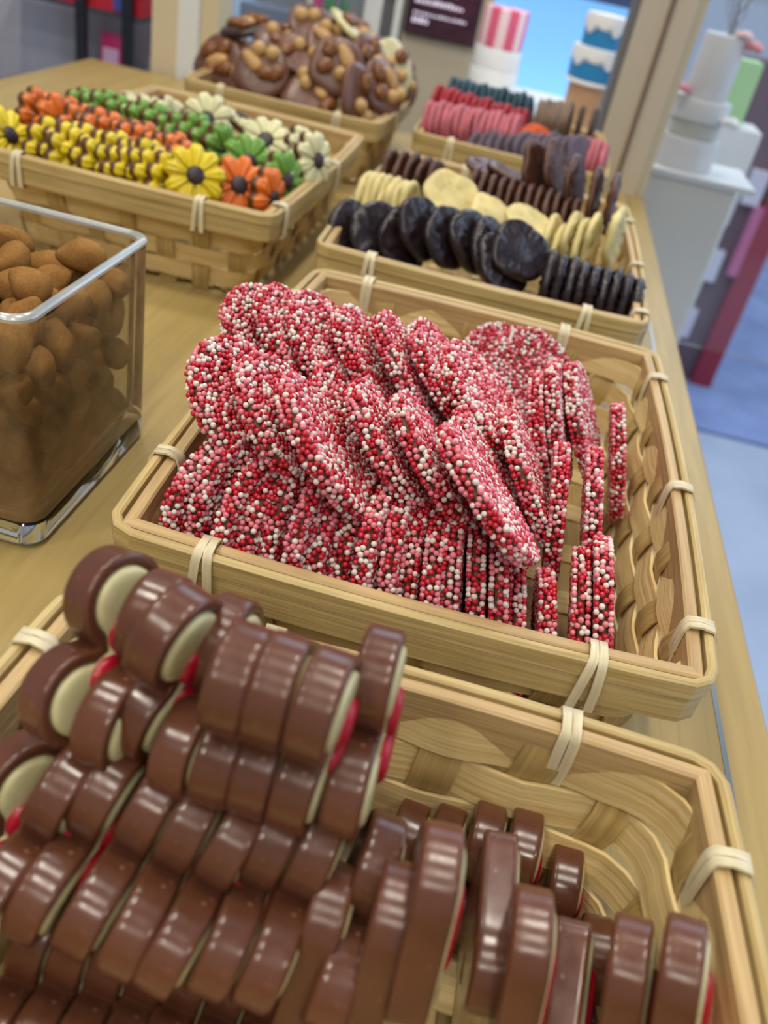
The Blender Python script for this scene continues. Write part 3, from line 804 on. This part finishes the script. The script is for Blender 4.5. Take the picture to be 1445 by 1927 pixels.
for i, (px, py, Y, n, w_) in enumerate([(850, 372, 3.62, (.35, -.55, .76), 'big, facing up in the middle of the basket'), (930, 412, 3.62, (.4, -.25, .85), 'tipped low right of the big face-up one'), (1000, 425, 3.62, (.35, -.2, .9), 'lying long and flat at the middle right')]):
    mround('ivory_chocolate_round', iv, tuple(onY(px, py, Y)), n, 'ivory chocolate round, ' + w_, GR)
for i, (px, py) in enumerate([(1035, 462), (1050, 480), (1072, 460), (1092, 468), (1112, 462), (1155, 452)]):
    mround('ivory_chocolate_round', iv, tuple(onY(px, py, 3.6)), (1, -.25, .12), f'ivory chocolate round on edge, {nth(i, 6)} of the right-hand run', GR)
for i in range(5):
    mround('milk_chocolate_round', mk, tuple(onY(733 + i * 21, 335 + i * 4, 4.15)), (1, -.2, .08), f'milk chocolate round on edge, {nth(i, 5)} of the back left run', GR)
for i in range(12):
    mround('milk_chocolate_round', mk, tuple(onY(890 + i * 17, 372 + i * 5, 4.02 - .01 * i)), (1, -.12, .1), f'milk chocolate round on edge, {nth(i, 12)} of the long back run', GR)
for i, (px, py, Y, n, w_) in enumerate([(925, 322, 4.15, (.12, -.1, 1), 'lying flat on top of the back run'), (962, 330, 4.12, (.2, .1, 1), 'second lying flat on top of the back run'), (1012, 320, 4.1, (.8, -.45, .35), 'tall leaning piece rising above the back run'), (1045, 318, 4.08, (.85, -.3, .4), 'tallest leaning piece above the back run'), (1082, 350, 4.0, (.9, -.3, .25), 'leaning piece right of the tall ones'), (1118, 372, 3.95, (1, -.2, .15), 'on edge near the right wall'), (1150, 385, 3.95, (1, -.15, .1), 'on edge touching the right wall')]):
    mround('milk_chocolate_round', mk, tuple(onY(px, py, Y)), n, 'milk chocolate round, ' + w_, GR)
cr = {}
for nm, rgb in (('pink', (206, 112, 122)), ('red', (172, 30, 44)), ('teal', (44, 78, 92)), ('taupe', (134, 112, 94)), ('mauve', (104, 88, 102)), ('orange', (226, 92, 30)), ('brown', (70, 52, 46))):
    cr[nm] = make_round('coloured_chocolate_round', choc(nm + '_chocolate', rgb, .5, .2, .2), .125, .03, len(nm), .04, .1)
GC = 'coloured rounds in the window basket'
def crow(c, n, a, b, Ya, Yb, nrm, row):
    for i in range(n):
        t_ = i / max(1, n - 1)
        p = onY(a[0] + (b[0] - a[0]) * t_, a[1] + (b[1] - a[1]) * t_ + 3 * math.sin(i * 2.2), Ya + (Yb - Ya) * t_)
        mround('coloured_chocolate_round', cr[c], tuple(p), (nrm[0], nrm[1] + random.uniform(-.05, .05), nrm[2]), f'{c} chocolate round on edge, {nth(i, n)} {row}', GC)
crow('pink', 15, (808, 232), (970, 262), 5.38, 5.38, (1, -.2, .15), 'in the pink row')
crow('red', 15, (825, 202), (985, 250), 5.68, 5.66, (1, -.2, .15), 'in the red row')
crow('teal', 13, (850, 185), (992, 218), 6.0, 5.98, (1, -.15, .12), 'in the teal row at the back')
crow('taupe', 9, (1012, 228), (1068, 235), 5.85, 5.85, (1, -.1, .08), 'in the taupe run')
crow('brown', 2, (1088, 240), (1112, 246), 5.8, 5.8, (1, -.1, .05), 'of the two tall dark pair')
crow('mauve', 12, (905, 288), (1090, 300), 5.27, 5.27, (.7, -.5, .3), 'in the low mauve front row')
crow('orange', 2, (1004, 275), (1014, 277), 5.45, 5.45, (.6, -.6, .4), 'of the small pair by the red row')
crow('pink', 4, (1100, 300), (1132, 312), 5.4, 5.4, (1, -.2, .1), 'in the short right-wall run')

# ------------------------------------------------------------------ mendiants with nuts
MR = .165
def wob(seed):
    r = random.Random(seed); ph = [r.uniform(0, 6.28) for _ in range(4)]
    return lambda p: (p[0] * (1 + .06 * math.sin(3 * p[1] + ph[0])), p[1] * (1 + .06 * math.sin(3 * p[2] + ph[1])), p[2] * (1 + .08 * math.sin(4 * p[0] + ph[2])))
mb = MB(); mb.blob(.040, .072, .026, lambda p: (p[0] * (1 - .25 * p[1]), p[1], p[2]), 16, 10); nut_almond = mb.mesh('almond', m_almond, 180)
mb = MB(); mb.blob(.041, .041, .038, lambda p: (p[0] * (1 - .12 * p[2]), p[1] * (1 - .12 * p[2]), p[2]), 16, 10); nut_hazel = mb.mesh('hazelnut', m_hazel, 180)
mb = MB(); mb.blob(.056, .042, .028, lambda p: (p[0] * (1 + .1 * math.sin(9 * p[1])), p[1] * (1 + .12 * math.sin(8 * p[0])), p[2] * (1 + .15 * math.sin(11 * p[0] + 5 * p[1]))), 20, 12); nut_raisin = mb.mesh('raisin', m_raisin, 180)
m_body = {}
for nm, mt in (('milk', m_mend), ('dark', m_menddark), ('white', m_white)):
    o = disc_outline(MR, len(nm) + 4, .05, 44); mb = MB()
    if area2(o) < 0: o.reverse()
    mb.layers([[(p.x * k, p.y * k, z) for p in o] for k, z in ((.5, -.022), (.9, -.022), (.97, -.018), (1, -.006), (.98, .006), (.92, .014), (.75, .021), (.45, .024))])
    m_body[nm] = mb.mesh('chocolate_medallion', mt, 70)
def mendiant(p, n, kind, toppings, label, up=(0, 0, 1)):
    root = thing('mendiant', label, 'chocolate', None, 'mendiants heaped in the back left basket'); link('chocolate_medallion', m_body[kind], root)
    for (t_, x, y, a) in toppings:
        me = {'a': nut_almond, 'h': nut_hazel, 'r': nut_raisin}[t_]
        link({'a': 'almond', 'h': 'hazelnut', 'r': 'raisin'}[t_], me, root, (x * S, y * S, .034 * S), (0, 0, a))
    nv = Vector(n).normalized(); d = Vector(up)
    if abs(d.normalized().dot(nv)) > .98: d = Vector((0, 1, 0))
    place(root, p, n, d)
T1 = [('a', -.06, .03, .9), ('h', -.03, .10, 0), ('h', .05, .09, 0), ('r', .03, -.02, .2), ('r', .09, -.01, 1)]
T2 = [('a', .04, .05, .5), ('h', .02, -.05, 0), ('h', .10, -.04, 0), ('r', -.07, -.02, .5), ('r', -.05, .08, 1.2)]
T3 = [('h', -.05, .02, 0), ('h', .04, -.05, 0), ('r', .06, .06, .3), ('r', -.04, -.08, 1.4)]
T4 = [('r', -.07, .05, .4), ('r', .02, .08, 1.2), ('r', .07, -.03, .2), ('r', -.03, -.06, .9), ('a', .0, .0, 2)]
mlist = [(412, 118, 5.55, (-.2, -.85, .45), 'milk', T4, 'milk mendiant covered in golden raisins at the left of the heap'),
 (492, 132, 5.35, (.1, -.85, .5), 'milk', T1, 'large milk mendiant with one almond and two hazelnuts at the front'),
 (585, 182, 5.30, (.1, -.6, .8), 'milk', [('a', .05, .04, .35), ('h', -.04, .06, 0), ('h', -.06, .12, 0), ('r', .1, -.06, 1)], 'low milk mendiant with a single almond on the front rim side'),
 (634, 125, 5.38, (.25, -.8, .5), 'milk', T2, 'milk mendiant with almond, hazelnuts and raisins, front right of the heap'),
 (465, 52, 5.72, (-.25, -.15, 1), 'dark', T4, 'dark mendiant lying flat on top, left end of the summit'),
 (528, 70, 5.66, (.15, -.3, 1), 'milk', T3, 'milk mendiant lying flat on top beside the dark one'),
 (590, 45, 5.75, (.25, -.45, .9), 'milk', [('h', .0, .03, 0), ('r', .09, -.03, .5), ('h', -.08, .02, 0)], 'milk mendiant at the summit with a hazelnut and a raisin'),
 (664, 58, 5.78, (.55, .1, .85), 'white', [('r', -.07, .06, .4), ('r', .08, .03, 1.2), ('h', 0, -.06, 0)], 'white chocolate mendiant with raisins sloping at the summit right'),
 (568, 100, 5.52, (.15, -.5, .85), 'milk', [('h', -.02, .03, 0), ('h', .07, -.02, 0), ('r', -.09, -.02, 1)], 'milk mendiant with two hazelnuts in the centre of the heap'),
 (674, 180, 5.28, (.95, -.35, .25), 'milk', [('h', -.03, -.05, 0), ('h', .02, -.11, 0), ('r', .04, .06, 1)], 'milk mendiant on edge with hazelnuts at the right front corner'),
 (700, 120, 5.62, (.8, -.4, .5), 'milk', T4, 'milk mendiant of raisins leaning at the right of the heap'),
 (738, 128, 5.78, (.75, -.55, .45), 'white', T3, 'white chocolate mendiant with raisins leaning at the right rim'),
 (722, 168, 5.48, (.8, -.4, .5), 'milk', T2, 'milk mendiant with almond low at the right rim'),
 (755, 150, 6.0, (.8, -.4, .5), 'milk', T3, 'milk mendiant at the far right end of the heap'),
 (540, 165, 5.45, (-.3, -.6, .75), 'milk', T3, 'milk mendiant tucked between the two large front ones'),
 (452, 128, 5.56, (-.3, -.7, .65), 'milk', T2, 'milk mendiant low at the front left rim'),
 (625, 85, 5.62, (.3, -.5, .8), 'milk', T1, 'milk mendiant just under the white one on the right slope'),
 (690, 80, 5.9, (.6, -.2, .8), 'milk', T4, 'milk mendiant behind the white one on the right slope'),
 (500, 100, 5.62, (-.1, -.4, .9), 'dark', T3, 'dark mendiant wedged under the flat ones on top'),
 (420, 95, 5.85, (-.4, -.3, .85), 'milk', T1, 'milk mendiant at the back left of the heap')]
for (px, py, Y, n, k, T, lb) in mlist: mendiant(tuple(onY(px, py, Y)), n, k, T, lb)

# ------------------------------------------------------------------ behind the counter
def cyl(name, r0, r1, h, mat, parent=None, loc=None, bev=.01, n=40, fn=None):
    mb = MB(); rs = []
    for (r, z) in ((r0 - bev, 0), (r0, bev), (r1, h - bev), (r1 - bev * .4, h - bev * .3), (r1 - bev, h)):
        rs.append([(r * math.cos(2 * math.pi * i / n), r * math.sin(2 * math.pi * i / n), z) for i in range(n)])
    mb.layers(rs); return mb.build(name, mat, parent, loc)
def V(x, y, z): return Vector((x * S, y * S, z * S))
m_cream = plain('cream_paint', (214, 198, 164), .5); m_whitep = plain('white_paint', (226, 228, 226), .45)
m_frame = plain('frame_paint', (196, 182, 158), .5); m_groove = plain('frame_groove', (120, 98, 80), .6); m_grey = plain('grey_seal', (112, 110, 110), .6)
# window post at the counter's end
wp = structure(ubox('trim_1', .455, .80, 6.60, 6.95, -H, 3.2, m_frame))
structure(ubox('trim_2', .410, .455, 6.62, 6.95, -H, 3.2, m_grey))
structure(ubox('trim_3', .63, .66, 6.58, 6.60, -H, 3.2, m_groove))
structure(ubox('trim_4', .80, .86, 6.62, 6.95, -H - 2, 3.2, plain('post_edge', (186, 176, 150), .5)))
structure(ubox('window_1', .86, 3.2, 6.75, 6.79, -H - 1, 3.2, m_pane))
# cream pillar with a white stile
structure(ubox('trim_5', -2.94, -2.74, 6.95, 7.3, FZ, 3.2, m_cream))
structure(ubox('trim_6', -2.74, -2.585, 6.95, 7.3, FZ, 3.2, m_whitep))
structure(ubox('trim_7', -2.585, -2.45, 7.0, 7.3, FZ, 3.2, m_cream))
# grey wall with the shelving rack
t = Mat('grey_panelling'); v = t.coords('Object', (7, .2, .2)); t.color(t.ramp(t.noise(v, 1, 3), [(.35, srgb(142, 132, 136)), (.65, srgb(190, 192, 206))])); t.set(Roughness=.6); m_panel = t.m
structure(ubox('wall_left', -9, -2.95, 8.6, 8.8, FZ, CZ, m_panel))
m_black = plain('black_metal', (26, 28, 36), .4)
rack = thing('shelf_rack', 'black metal shelf rack against the grey panelled wall', 'rack', W(-3.83, 8.1, FZ))
for x in (-4.06, -3.64): ubox('upright', x, x + .085, 7.96, 8.03, FZ, .5, m_black, rack)
for z in (-2.02, -1.24): ubox('shelf', -4.9, -3.5, 8.0, 8.5, z, z + .03, m_black if z < -1.5 else plain('dark_shelf', (60, 62, 76), .5), rack)
m_redbox = plain('red_card', (196, 34, 50), .45); m_pinkbag = plain('pink_foil', (206, 52, 116), .35); m_lilac = plain('lilac_print', (214, 176, 214), .5); m_yel = plain('yellow_print', (236, 150, 60), .5)
rb = thing('sweet_box', 'red cardboard sweet box on the upper rack shelf', 'box', W(-3.9, 8.1, -1.21))
ubox('carton', -4.32, -3.5, 8.05, 8.45, -1.209, -.7, m_redbox, rb); ubox('printed_oval', -3.75, -3.6, 8.035, 8.05, -1.19, -1.08, plain('blue_print', (70, 80, 160), .5), rb)
def pouch(name, label, x0, x1, y, z0, z1, mat, bands, cat='bag'):
    r = thing(name, label, cat, W((x0 + x1) / 2, y, z0)); w, h = x1 - x0, z1 - z0; mb = MB(); rs = []
    for k in range(9):
        q = k / 8; th = .012 + .05 * math.sin(math.pi * min(1, q * 1.05)) ** .6 * (1 if k < 8 else .2)
        rs.append([(w / 2 * math.cos(a) * abs(math.cos(a)) ** -.5 if abs(math.cos(a)) > 1e-6 else 0, th * math.sin(a), q * h) for a in [2 * math.pi * i / 24 + .001 for i in range(24)]])
    mb.layers(rs); mb.build('pouch', mat, r)
    for i, (bx0, bx1, bz0, bz1, bm) in enumerate(bands):
        mb = MB(); mb.box(bx0 * w, bx1 * w, -.075, -.045, bz0 * h, bz1 * h); mb.build('print_panel', bm, r)
    return r
pouch('sweet_bag', 'pink sweet pouch with lilac panel standing on the rack', -3.95, -3.67, 8.22, -1.988, -1.40, m_pinkbag, [(-.3, .2, .5, .8, m_lilac), (-.35, -.15, .12, .28, m_yel), (.0, .35, .2, .48, plain('red_print', (216, 60, 70), .4))])
pouch('sweet_packet', 'narrow blue and white packet standing beside the pink pouch', -4.18, -4.07, 8.22, -1.988, -1.42, plain('white_foil', (200, 208, 226), .35), [(-.4, .4, .05, .4, plain('blue_foil', (58, 110, 190), .4)), (-.2, .3, .6, .85, m_yel)])
lowb = ubox('sweet_tin', -5.2, -4.55, 7.0, 7.3, -2.2, -1.92, plain('pale_pink_tin', (190, 120, 130), .5)); tag(lowb, 'pale pink box at the far left behind the flower basket', 'box')
side = ubox('low_cupboard', -5.6, -4.3, 6.8, 7.6, FZ, -2.2, m_cream); tag(side, 'low cream cupboard at the far left carrying the pink box', 'cupboard')
# glazed cabinet behind the mendiants
gc = thing('glazed_cabinet', 'tall grey glazed cabinet with white stiles behind the mendiants', 'cabinet', W(-1.9, 9.2, FZ))
ubox('back_panel', -2.9, -1.44, 9.3, 9.4, FZ, 2, plain('blue_grey_panel', (150, 156, 166), .5), gc)
for x0, x1, mt in ((-2.32, -2.22, m_whitep), (-1.78, -1.62, m_whitep), (-1.50, -1.44, m_whitep)): ubox('stile', x0, x1, 9.0, 9.1, FZ, 2, mt, gc)
ubox('shelf', -2.9, -2.32, 8.85, 9.3, -1.12, -1.0, plain('shelf_edge_blue', (126, 142, 166), .5), gc); ubox('glass_pane', -1.62, -1.50, 9.03, 9.05, FZ, 2, m_pane, gc)
for x, c, w_ in ((-2.17, (190, 70, 120), 'pink'), (-2.05, (60, 130, 80), 'green'), (-1.92, (70, 120, 90), 'dark green')):
    mb = MB(); mb.blob(.055, .055, .16, lambda p: (p[0] * (1.1 if p[2] < .2 else .8), p[1], p[2])); o = mb.build('paper_parcel', plain(w_ + '_paper', c, .5), None, W(x, 8.8, -.92)); tag(o, f'small {w_} wrapped parcel on the cabinet ledge behind the mendiants', 'parcel')
ubox('ledge', -2.32, -1.78, 8.6, 9.0, -1.12, -1.08, m_whitep, gc)
# cream cabinet with the screen
cab = thing('cream_cabinet', 'cream cabinet below the dark menu screen', 'cabinet', W(-1.03, 9.25, FZ))
ubox('body', -1.42, -.66, 9.08, 9.5, FZ, -.1, plain('beige_panel', (196, 184, 160), .5), cab)
tv = thing('menu_screen', 'dark menu screen with pale lines of lettering', 'screen', W(-1.06, 9.0, -.96))
ubox('bezel', -1.40, -.735, 9.02, 9.07, -.96, -.45, m_black, tv)
t = Mat('screen_glow'); v = t.coords('Object', (1, 1, 1)); n = t.noise(v, 14, 3); t.color(srgb(40, 24, 34)); t.set(Roughness=.2, Emission_Strength=.6); t.link(t.ramp(n, [(.4, srgb(44, 26, 40)), (.7, srgb(96, 54, 70))]), t.b.inputs['Emission Color'])
ubox('display', -1.385, -.75, 9.012, 9.02, -.945, -.46, t.m, tv)
m_txt = Mat('screen_lettering').set(Emission_Strength=.7).color(srgb(220, 210, 230)); m_txt.b.inputs['Emission Color'].default_value = srgb(214, 204, 226); m_txt = m_txt.m
mb = MB(); rr_ = random.Random(5)
for z, x0, x1, h_ in ((-.60, -1.3, -.95, .03), (-.70, -1.33, -.9, .04), (-.79, -1.33, -.85, .022), (-.86, -1.33, -1.2, .05)):
    x = x0
    while x < x1:
        w_ = rr_.uniform(.015, .03); mb.box(x - -1.06, x + w_ + 1.06, 9.004 - 9.0, 9.012 - 9.0, z + .96, z + .96 + h_ * rr_.uniform(.6, 1)); x += w_ + .012
mb.build('lettering', m_txt, tv)
# window display with cakes
ledge = tag(ubox('display_ledge', -.64, .89, 7.4, 9.6, FZ, -1.26, plain('white_laminate', (232, 234, 236), .4)), 'white window ledge carrying the two tiered cakes', 'ledge')
t = Mat('pink_striped_icing'); v = t.coords('Object', (1, 1, 1)); sep = t.node('ShaderNodeSeparateXYZ'); t.link(v, sep.inputs[0])
at2 = t.node('ShaderNodeMath'); at2.operation = 'ARCTAN2'; t.link(sep.outputs['Y'], at2.inputs[0]); t.link(sep.outputs['X'], at2.inputs[1])
sn = t.node('ShaderNodeMath'); sn.operation = 'MULTIPLY'; t.link(at2.outputs[0], sn.inputs[0]); sn.inputs[1].default_value = 7
s2 = t.node('ShaderNodeMath'); s2.operation = 'SINE'; t.link(sn.outputs[0], s2.inputs[0]); s3 = t.node('ShaderNodeMath'); s3.operation = 'MULTIPLY_ADD'; t.link(s2.outputs[0], s3.inputs[0]); s3.inputs[1].default_value = .5; s3.inputs[2].default_value = .5
t.color(t.ramp(s3.outputs[0], [(.3, srgb(228, 96, 130)), (.45, srgb(228, 96, 130)), (.6, srgb(246, 206, 214)), (.8, srgb(246, 216, 222))])); t.set(Roughness=.5); m_stripe = t.m
m_icing = plain('white_icing', (238, 238, 238), .5); m_blueice = plain('blue_icing', (40, 134, 190), .45); m_wood = plain('wooden_block', (186, 142, 104), .5)
pc = thing('tiered_cake', 'pink striped tiered cake on a white stand in the window', 'cake', W(-.47, 8.5, -1.26))
cyl('stand', .21, .21, .24, m_icing, pc, V(0, 0, 0)); cyl('lower_tier', .20, .20, .165, m_icing, pc, V(0, 0, .24)); cyl('striped_tier', .19, .19, .30, m_stripe, pc, V(0, 0, .405))
def drip_cake(name, label, x, y, z0, tiers, mat, base):
    r = thing(name, label, 'cake', W(x, y, z0)); z = 0
    if base: cyl('wooden_base', base[0], base[0], base[1], m_wood, r, V(0, 0, 0)); z = base[1]; cyl('cake_board', base[0] + .04, base[0] + .04, .03, m_icing, r, V(0, 0, z)); z += .03
    for rad_, h_ in tiers:
        cyl('tier', rad_, rad_, h_, mat, r, V(0, 0, z))
        mb = MB(); n = 64; rd = random.Random(int(h_ * 100)); dr = [.22 + .26 * abs(math.sin(i * math.pi / n * 9)) ** .7 + .08 * math.sin(i * 2 * math.pi / n * 5 + 1) for i in range(n)]
        rs = [[((rad_ + o_) * math.cos(2 * math.pi * i / n), (rad_ + o_) * math.sin(2 * math.pi * i / n), z + h_ * (1 - dr[i] * q) + e) for i in range(n)] for o_, q, e in ((.002, 1.05, 0), (.012, .95, 0), (.012, .3, 0), (.004, 0, .008), (-.06, 0, .012))]
        mb.layers(rs); mb.build('icing_drip', m_icing, r); z += h_
    return r
drip_cake('drip_cake', 'blue two-tier cake with white dripping icing on a wooden block', .345, 8.0, -1.26, [(.205, .225), (.165, .23)], m_blueice, (.17, .35))
# white wedding cake behind the glass
bd = ubox('cabinet_top', .90, 1.72, 7.2, 7.95, -1.31, -1.27, m_whitep); tag(bd, 'white shelf board behind the glass carrying the wedding cake', 'shelf')
bc = ubox('beige_cupboard', .94, 1.60, 7.25, 7.9, FZ, -1.31, plain('beige_laminate', (232, 229, 220), .35)); tag(bc, 'beige cupboard under the white board behind the glass', 'cupboard')
wc = thing('wedding_cake', 'tall white tiered wedding cake with roses behind the glass', 'cake', W(1.18, 7.55, -1.27))
m_wcake = plain('ivory_icing', (214, 214, 214), .5)
cyl('bottom_tier', .23, .23, .22, m_wcake, wc, V(0, 0, 0)); cyl('plinth', .19, .19, .12, plain('cake_plinth', (196, 196, 184), .5), wc, V(0, 0, .22)); cyl('middle_tier', .215, .215, .15, m_wcake, wc, V(0, 0, .34)); cyl('top_tier', .16, .155, .43, m_wcake, wc, V(0, 0, .49))
def rose(x, y, z, r, rgb, parent):
    mb = MB()
    for k in range(7):
        a = k * 2.4; q = .35 + .09 * k
        mb.blob(r * .62, r * .62, r * .42, None, 10, 6, 0, (r * q * math.cos(a) * .8, r * q * math.sin(a) * .8, r * (.5 - .05 * k)))
    mb.build('sugar_rose', plain('rose_petals', rgb, .5), parent, V(x, y, z))
rose(.19, -.06, .86, .07, (226, 150, 150), wc); rose(.10, -.10, .92, .06, (236, 200, 196), wc); rose(-.20, -.12, .52, .06, (226, 150, 160), wc); rose(.21, -.16, .36, .07, (236, 236, 236), wc)
mb = MB()
for k in range(9):
    a = random.uniform(-.5, .5); b_ = random.uniform(-.3, .3); P = [Vector((.02 + a * q * .35 + .02 * math.sin(q * 9 + k), b_ * q * .3, .92 + q * .38)) for q in [i / 6 for i in range(7)]]
    mb.sweep(P, [Vector((1, 0, 0))] * 7, [Vector((0, 1, 0))] * 7, rect_section(.008, .008))
mb.build('twigs', plain('silver_twigs', (150, 152, 158), .4), wc)
gb = ubox('green_box', 1.42, 1.72, 8.6, 8.9, -1.05, -.55, plain('lime_card', (172, 216, 158), .5)); tag(gb, 'lime green box standing behind the wedding cake', 'box')
gst = ubox('white_plinth', 1.36, 1.9, 8.5, 9.0, FZ, -1.05, m_whitep); tag(gst, 'white plinth carrying the lime green box', 'plinth')
# shop front outside: red framed case, street
rc = thing('red_framed_case', 'red framed street display case with pale jars', 'case', W(3.6, 16.6, FZ + .06))
m_redp = plain('red_lacquer', (150, 44, 62), .35)
ubox('front_post', 4.12, 4.5, 16.2, 16.6, FZ + .06, 3, m_redp, rc); ubox('body', 2.9, 4.12, 16.4, 17.2, FZ + .06, -1.0, plain('dark_case', (112, 92, 100), .5), rc); ubox('pink_post', 3.95, 4.12, 16.15, 16.4, FZ + 2.2, FZ + 3.4, plain('pink_strip', (196, 108, 146), .4), rc)
for i, (x, z) in enumerate([(3.1, .2), (3.45, .9), (3.5, 2.0), (3.35, 3.0), (3.7, 3.4)]):
    ubox('jar', x, x + .3, 16.2, 16.4, FZ + z, FZ + z + .55, plain('pale_jar', (214, 212, 222), .4), rc)

# made-up car, its pale blue standing in for bright sky light outside
def profile_car():
    r = thing('sky_light_standin_car', 'made-up pale blue car standing in for bright sky light behind the window cakes', 'car', W(1.2, 14.5, FZ))
    z0 = -1.0 - FZ                       # bonnet height above the street
    def ext(name, pts, x0, x1, mat):     # (y, z) profile extruded along x
        mb = MB(); mb.layers([[(x, y, z) for y, z in pts] for x in (x0, x0 + .06, x1 - .06, x1)]); return mb.build(name, mat, r)
    paint = plain('sky_light_blue_paint', (128, 190, 250), .35)
    ext('bonnet', [(-2.2, .9), (-2.2, z0 - 1.0), (-1.9, z0 - .75), (2.6, z0 + .25), (2.6, .9)], -3.9, .35, paint)
    ext('windscreen', [(2.6, z0 + .1), (2.6, z0 + .26), (4.6, z0 + 1.6), (4.6, .9)], -3.6, .05, plain('dark_windscreen', (44, 56, 90), .15))
    ext('body', [(2.62, .9), (2.62, z0 + .05), (4.62, z0 + .2), (4.62, z0 + 1.65), (9.5, z0 + 1.7), (10, .9)], -3.9, .35, paint)
    for x in (-3.8, .02):
        for y in (-1.0, 8.2):
            mb = MB(); n = 28; mb.layers([[(x + dx, y + q * .95 * math.cos(2 * math.pi * i / n), .95 + q * .95 * math.sin(2 * math.pi * i / n)) for i in range(n)] for dx, q in ((0, .8), (.03, 1), (.27, 1), (.3, .8))]); mb.build('wheel', m_black, r)
profile_car()
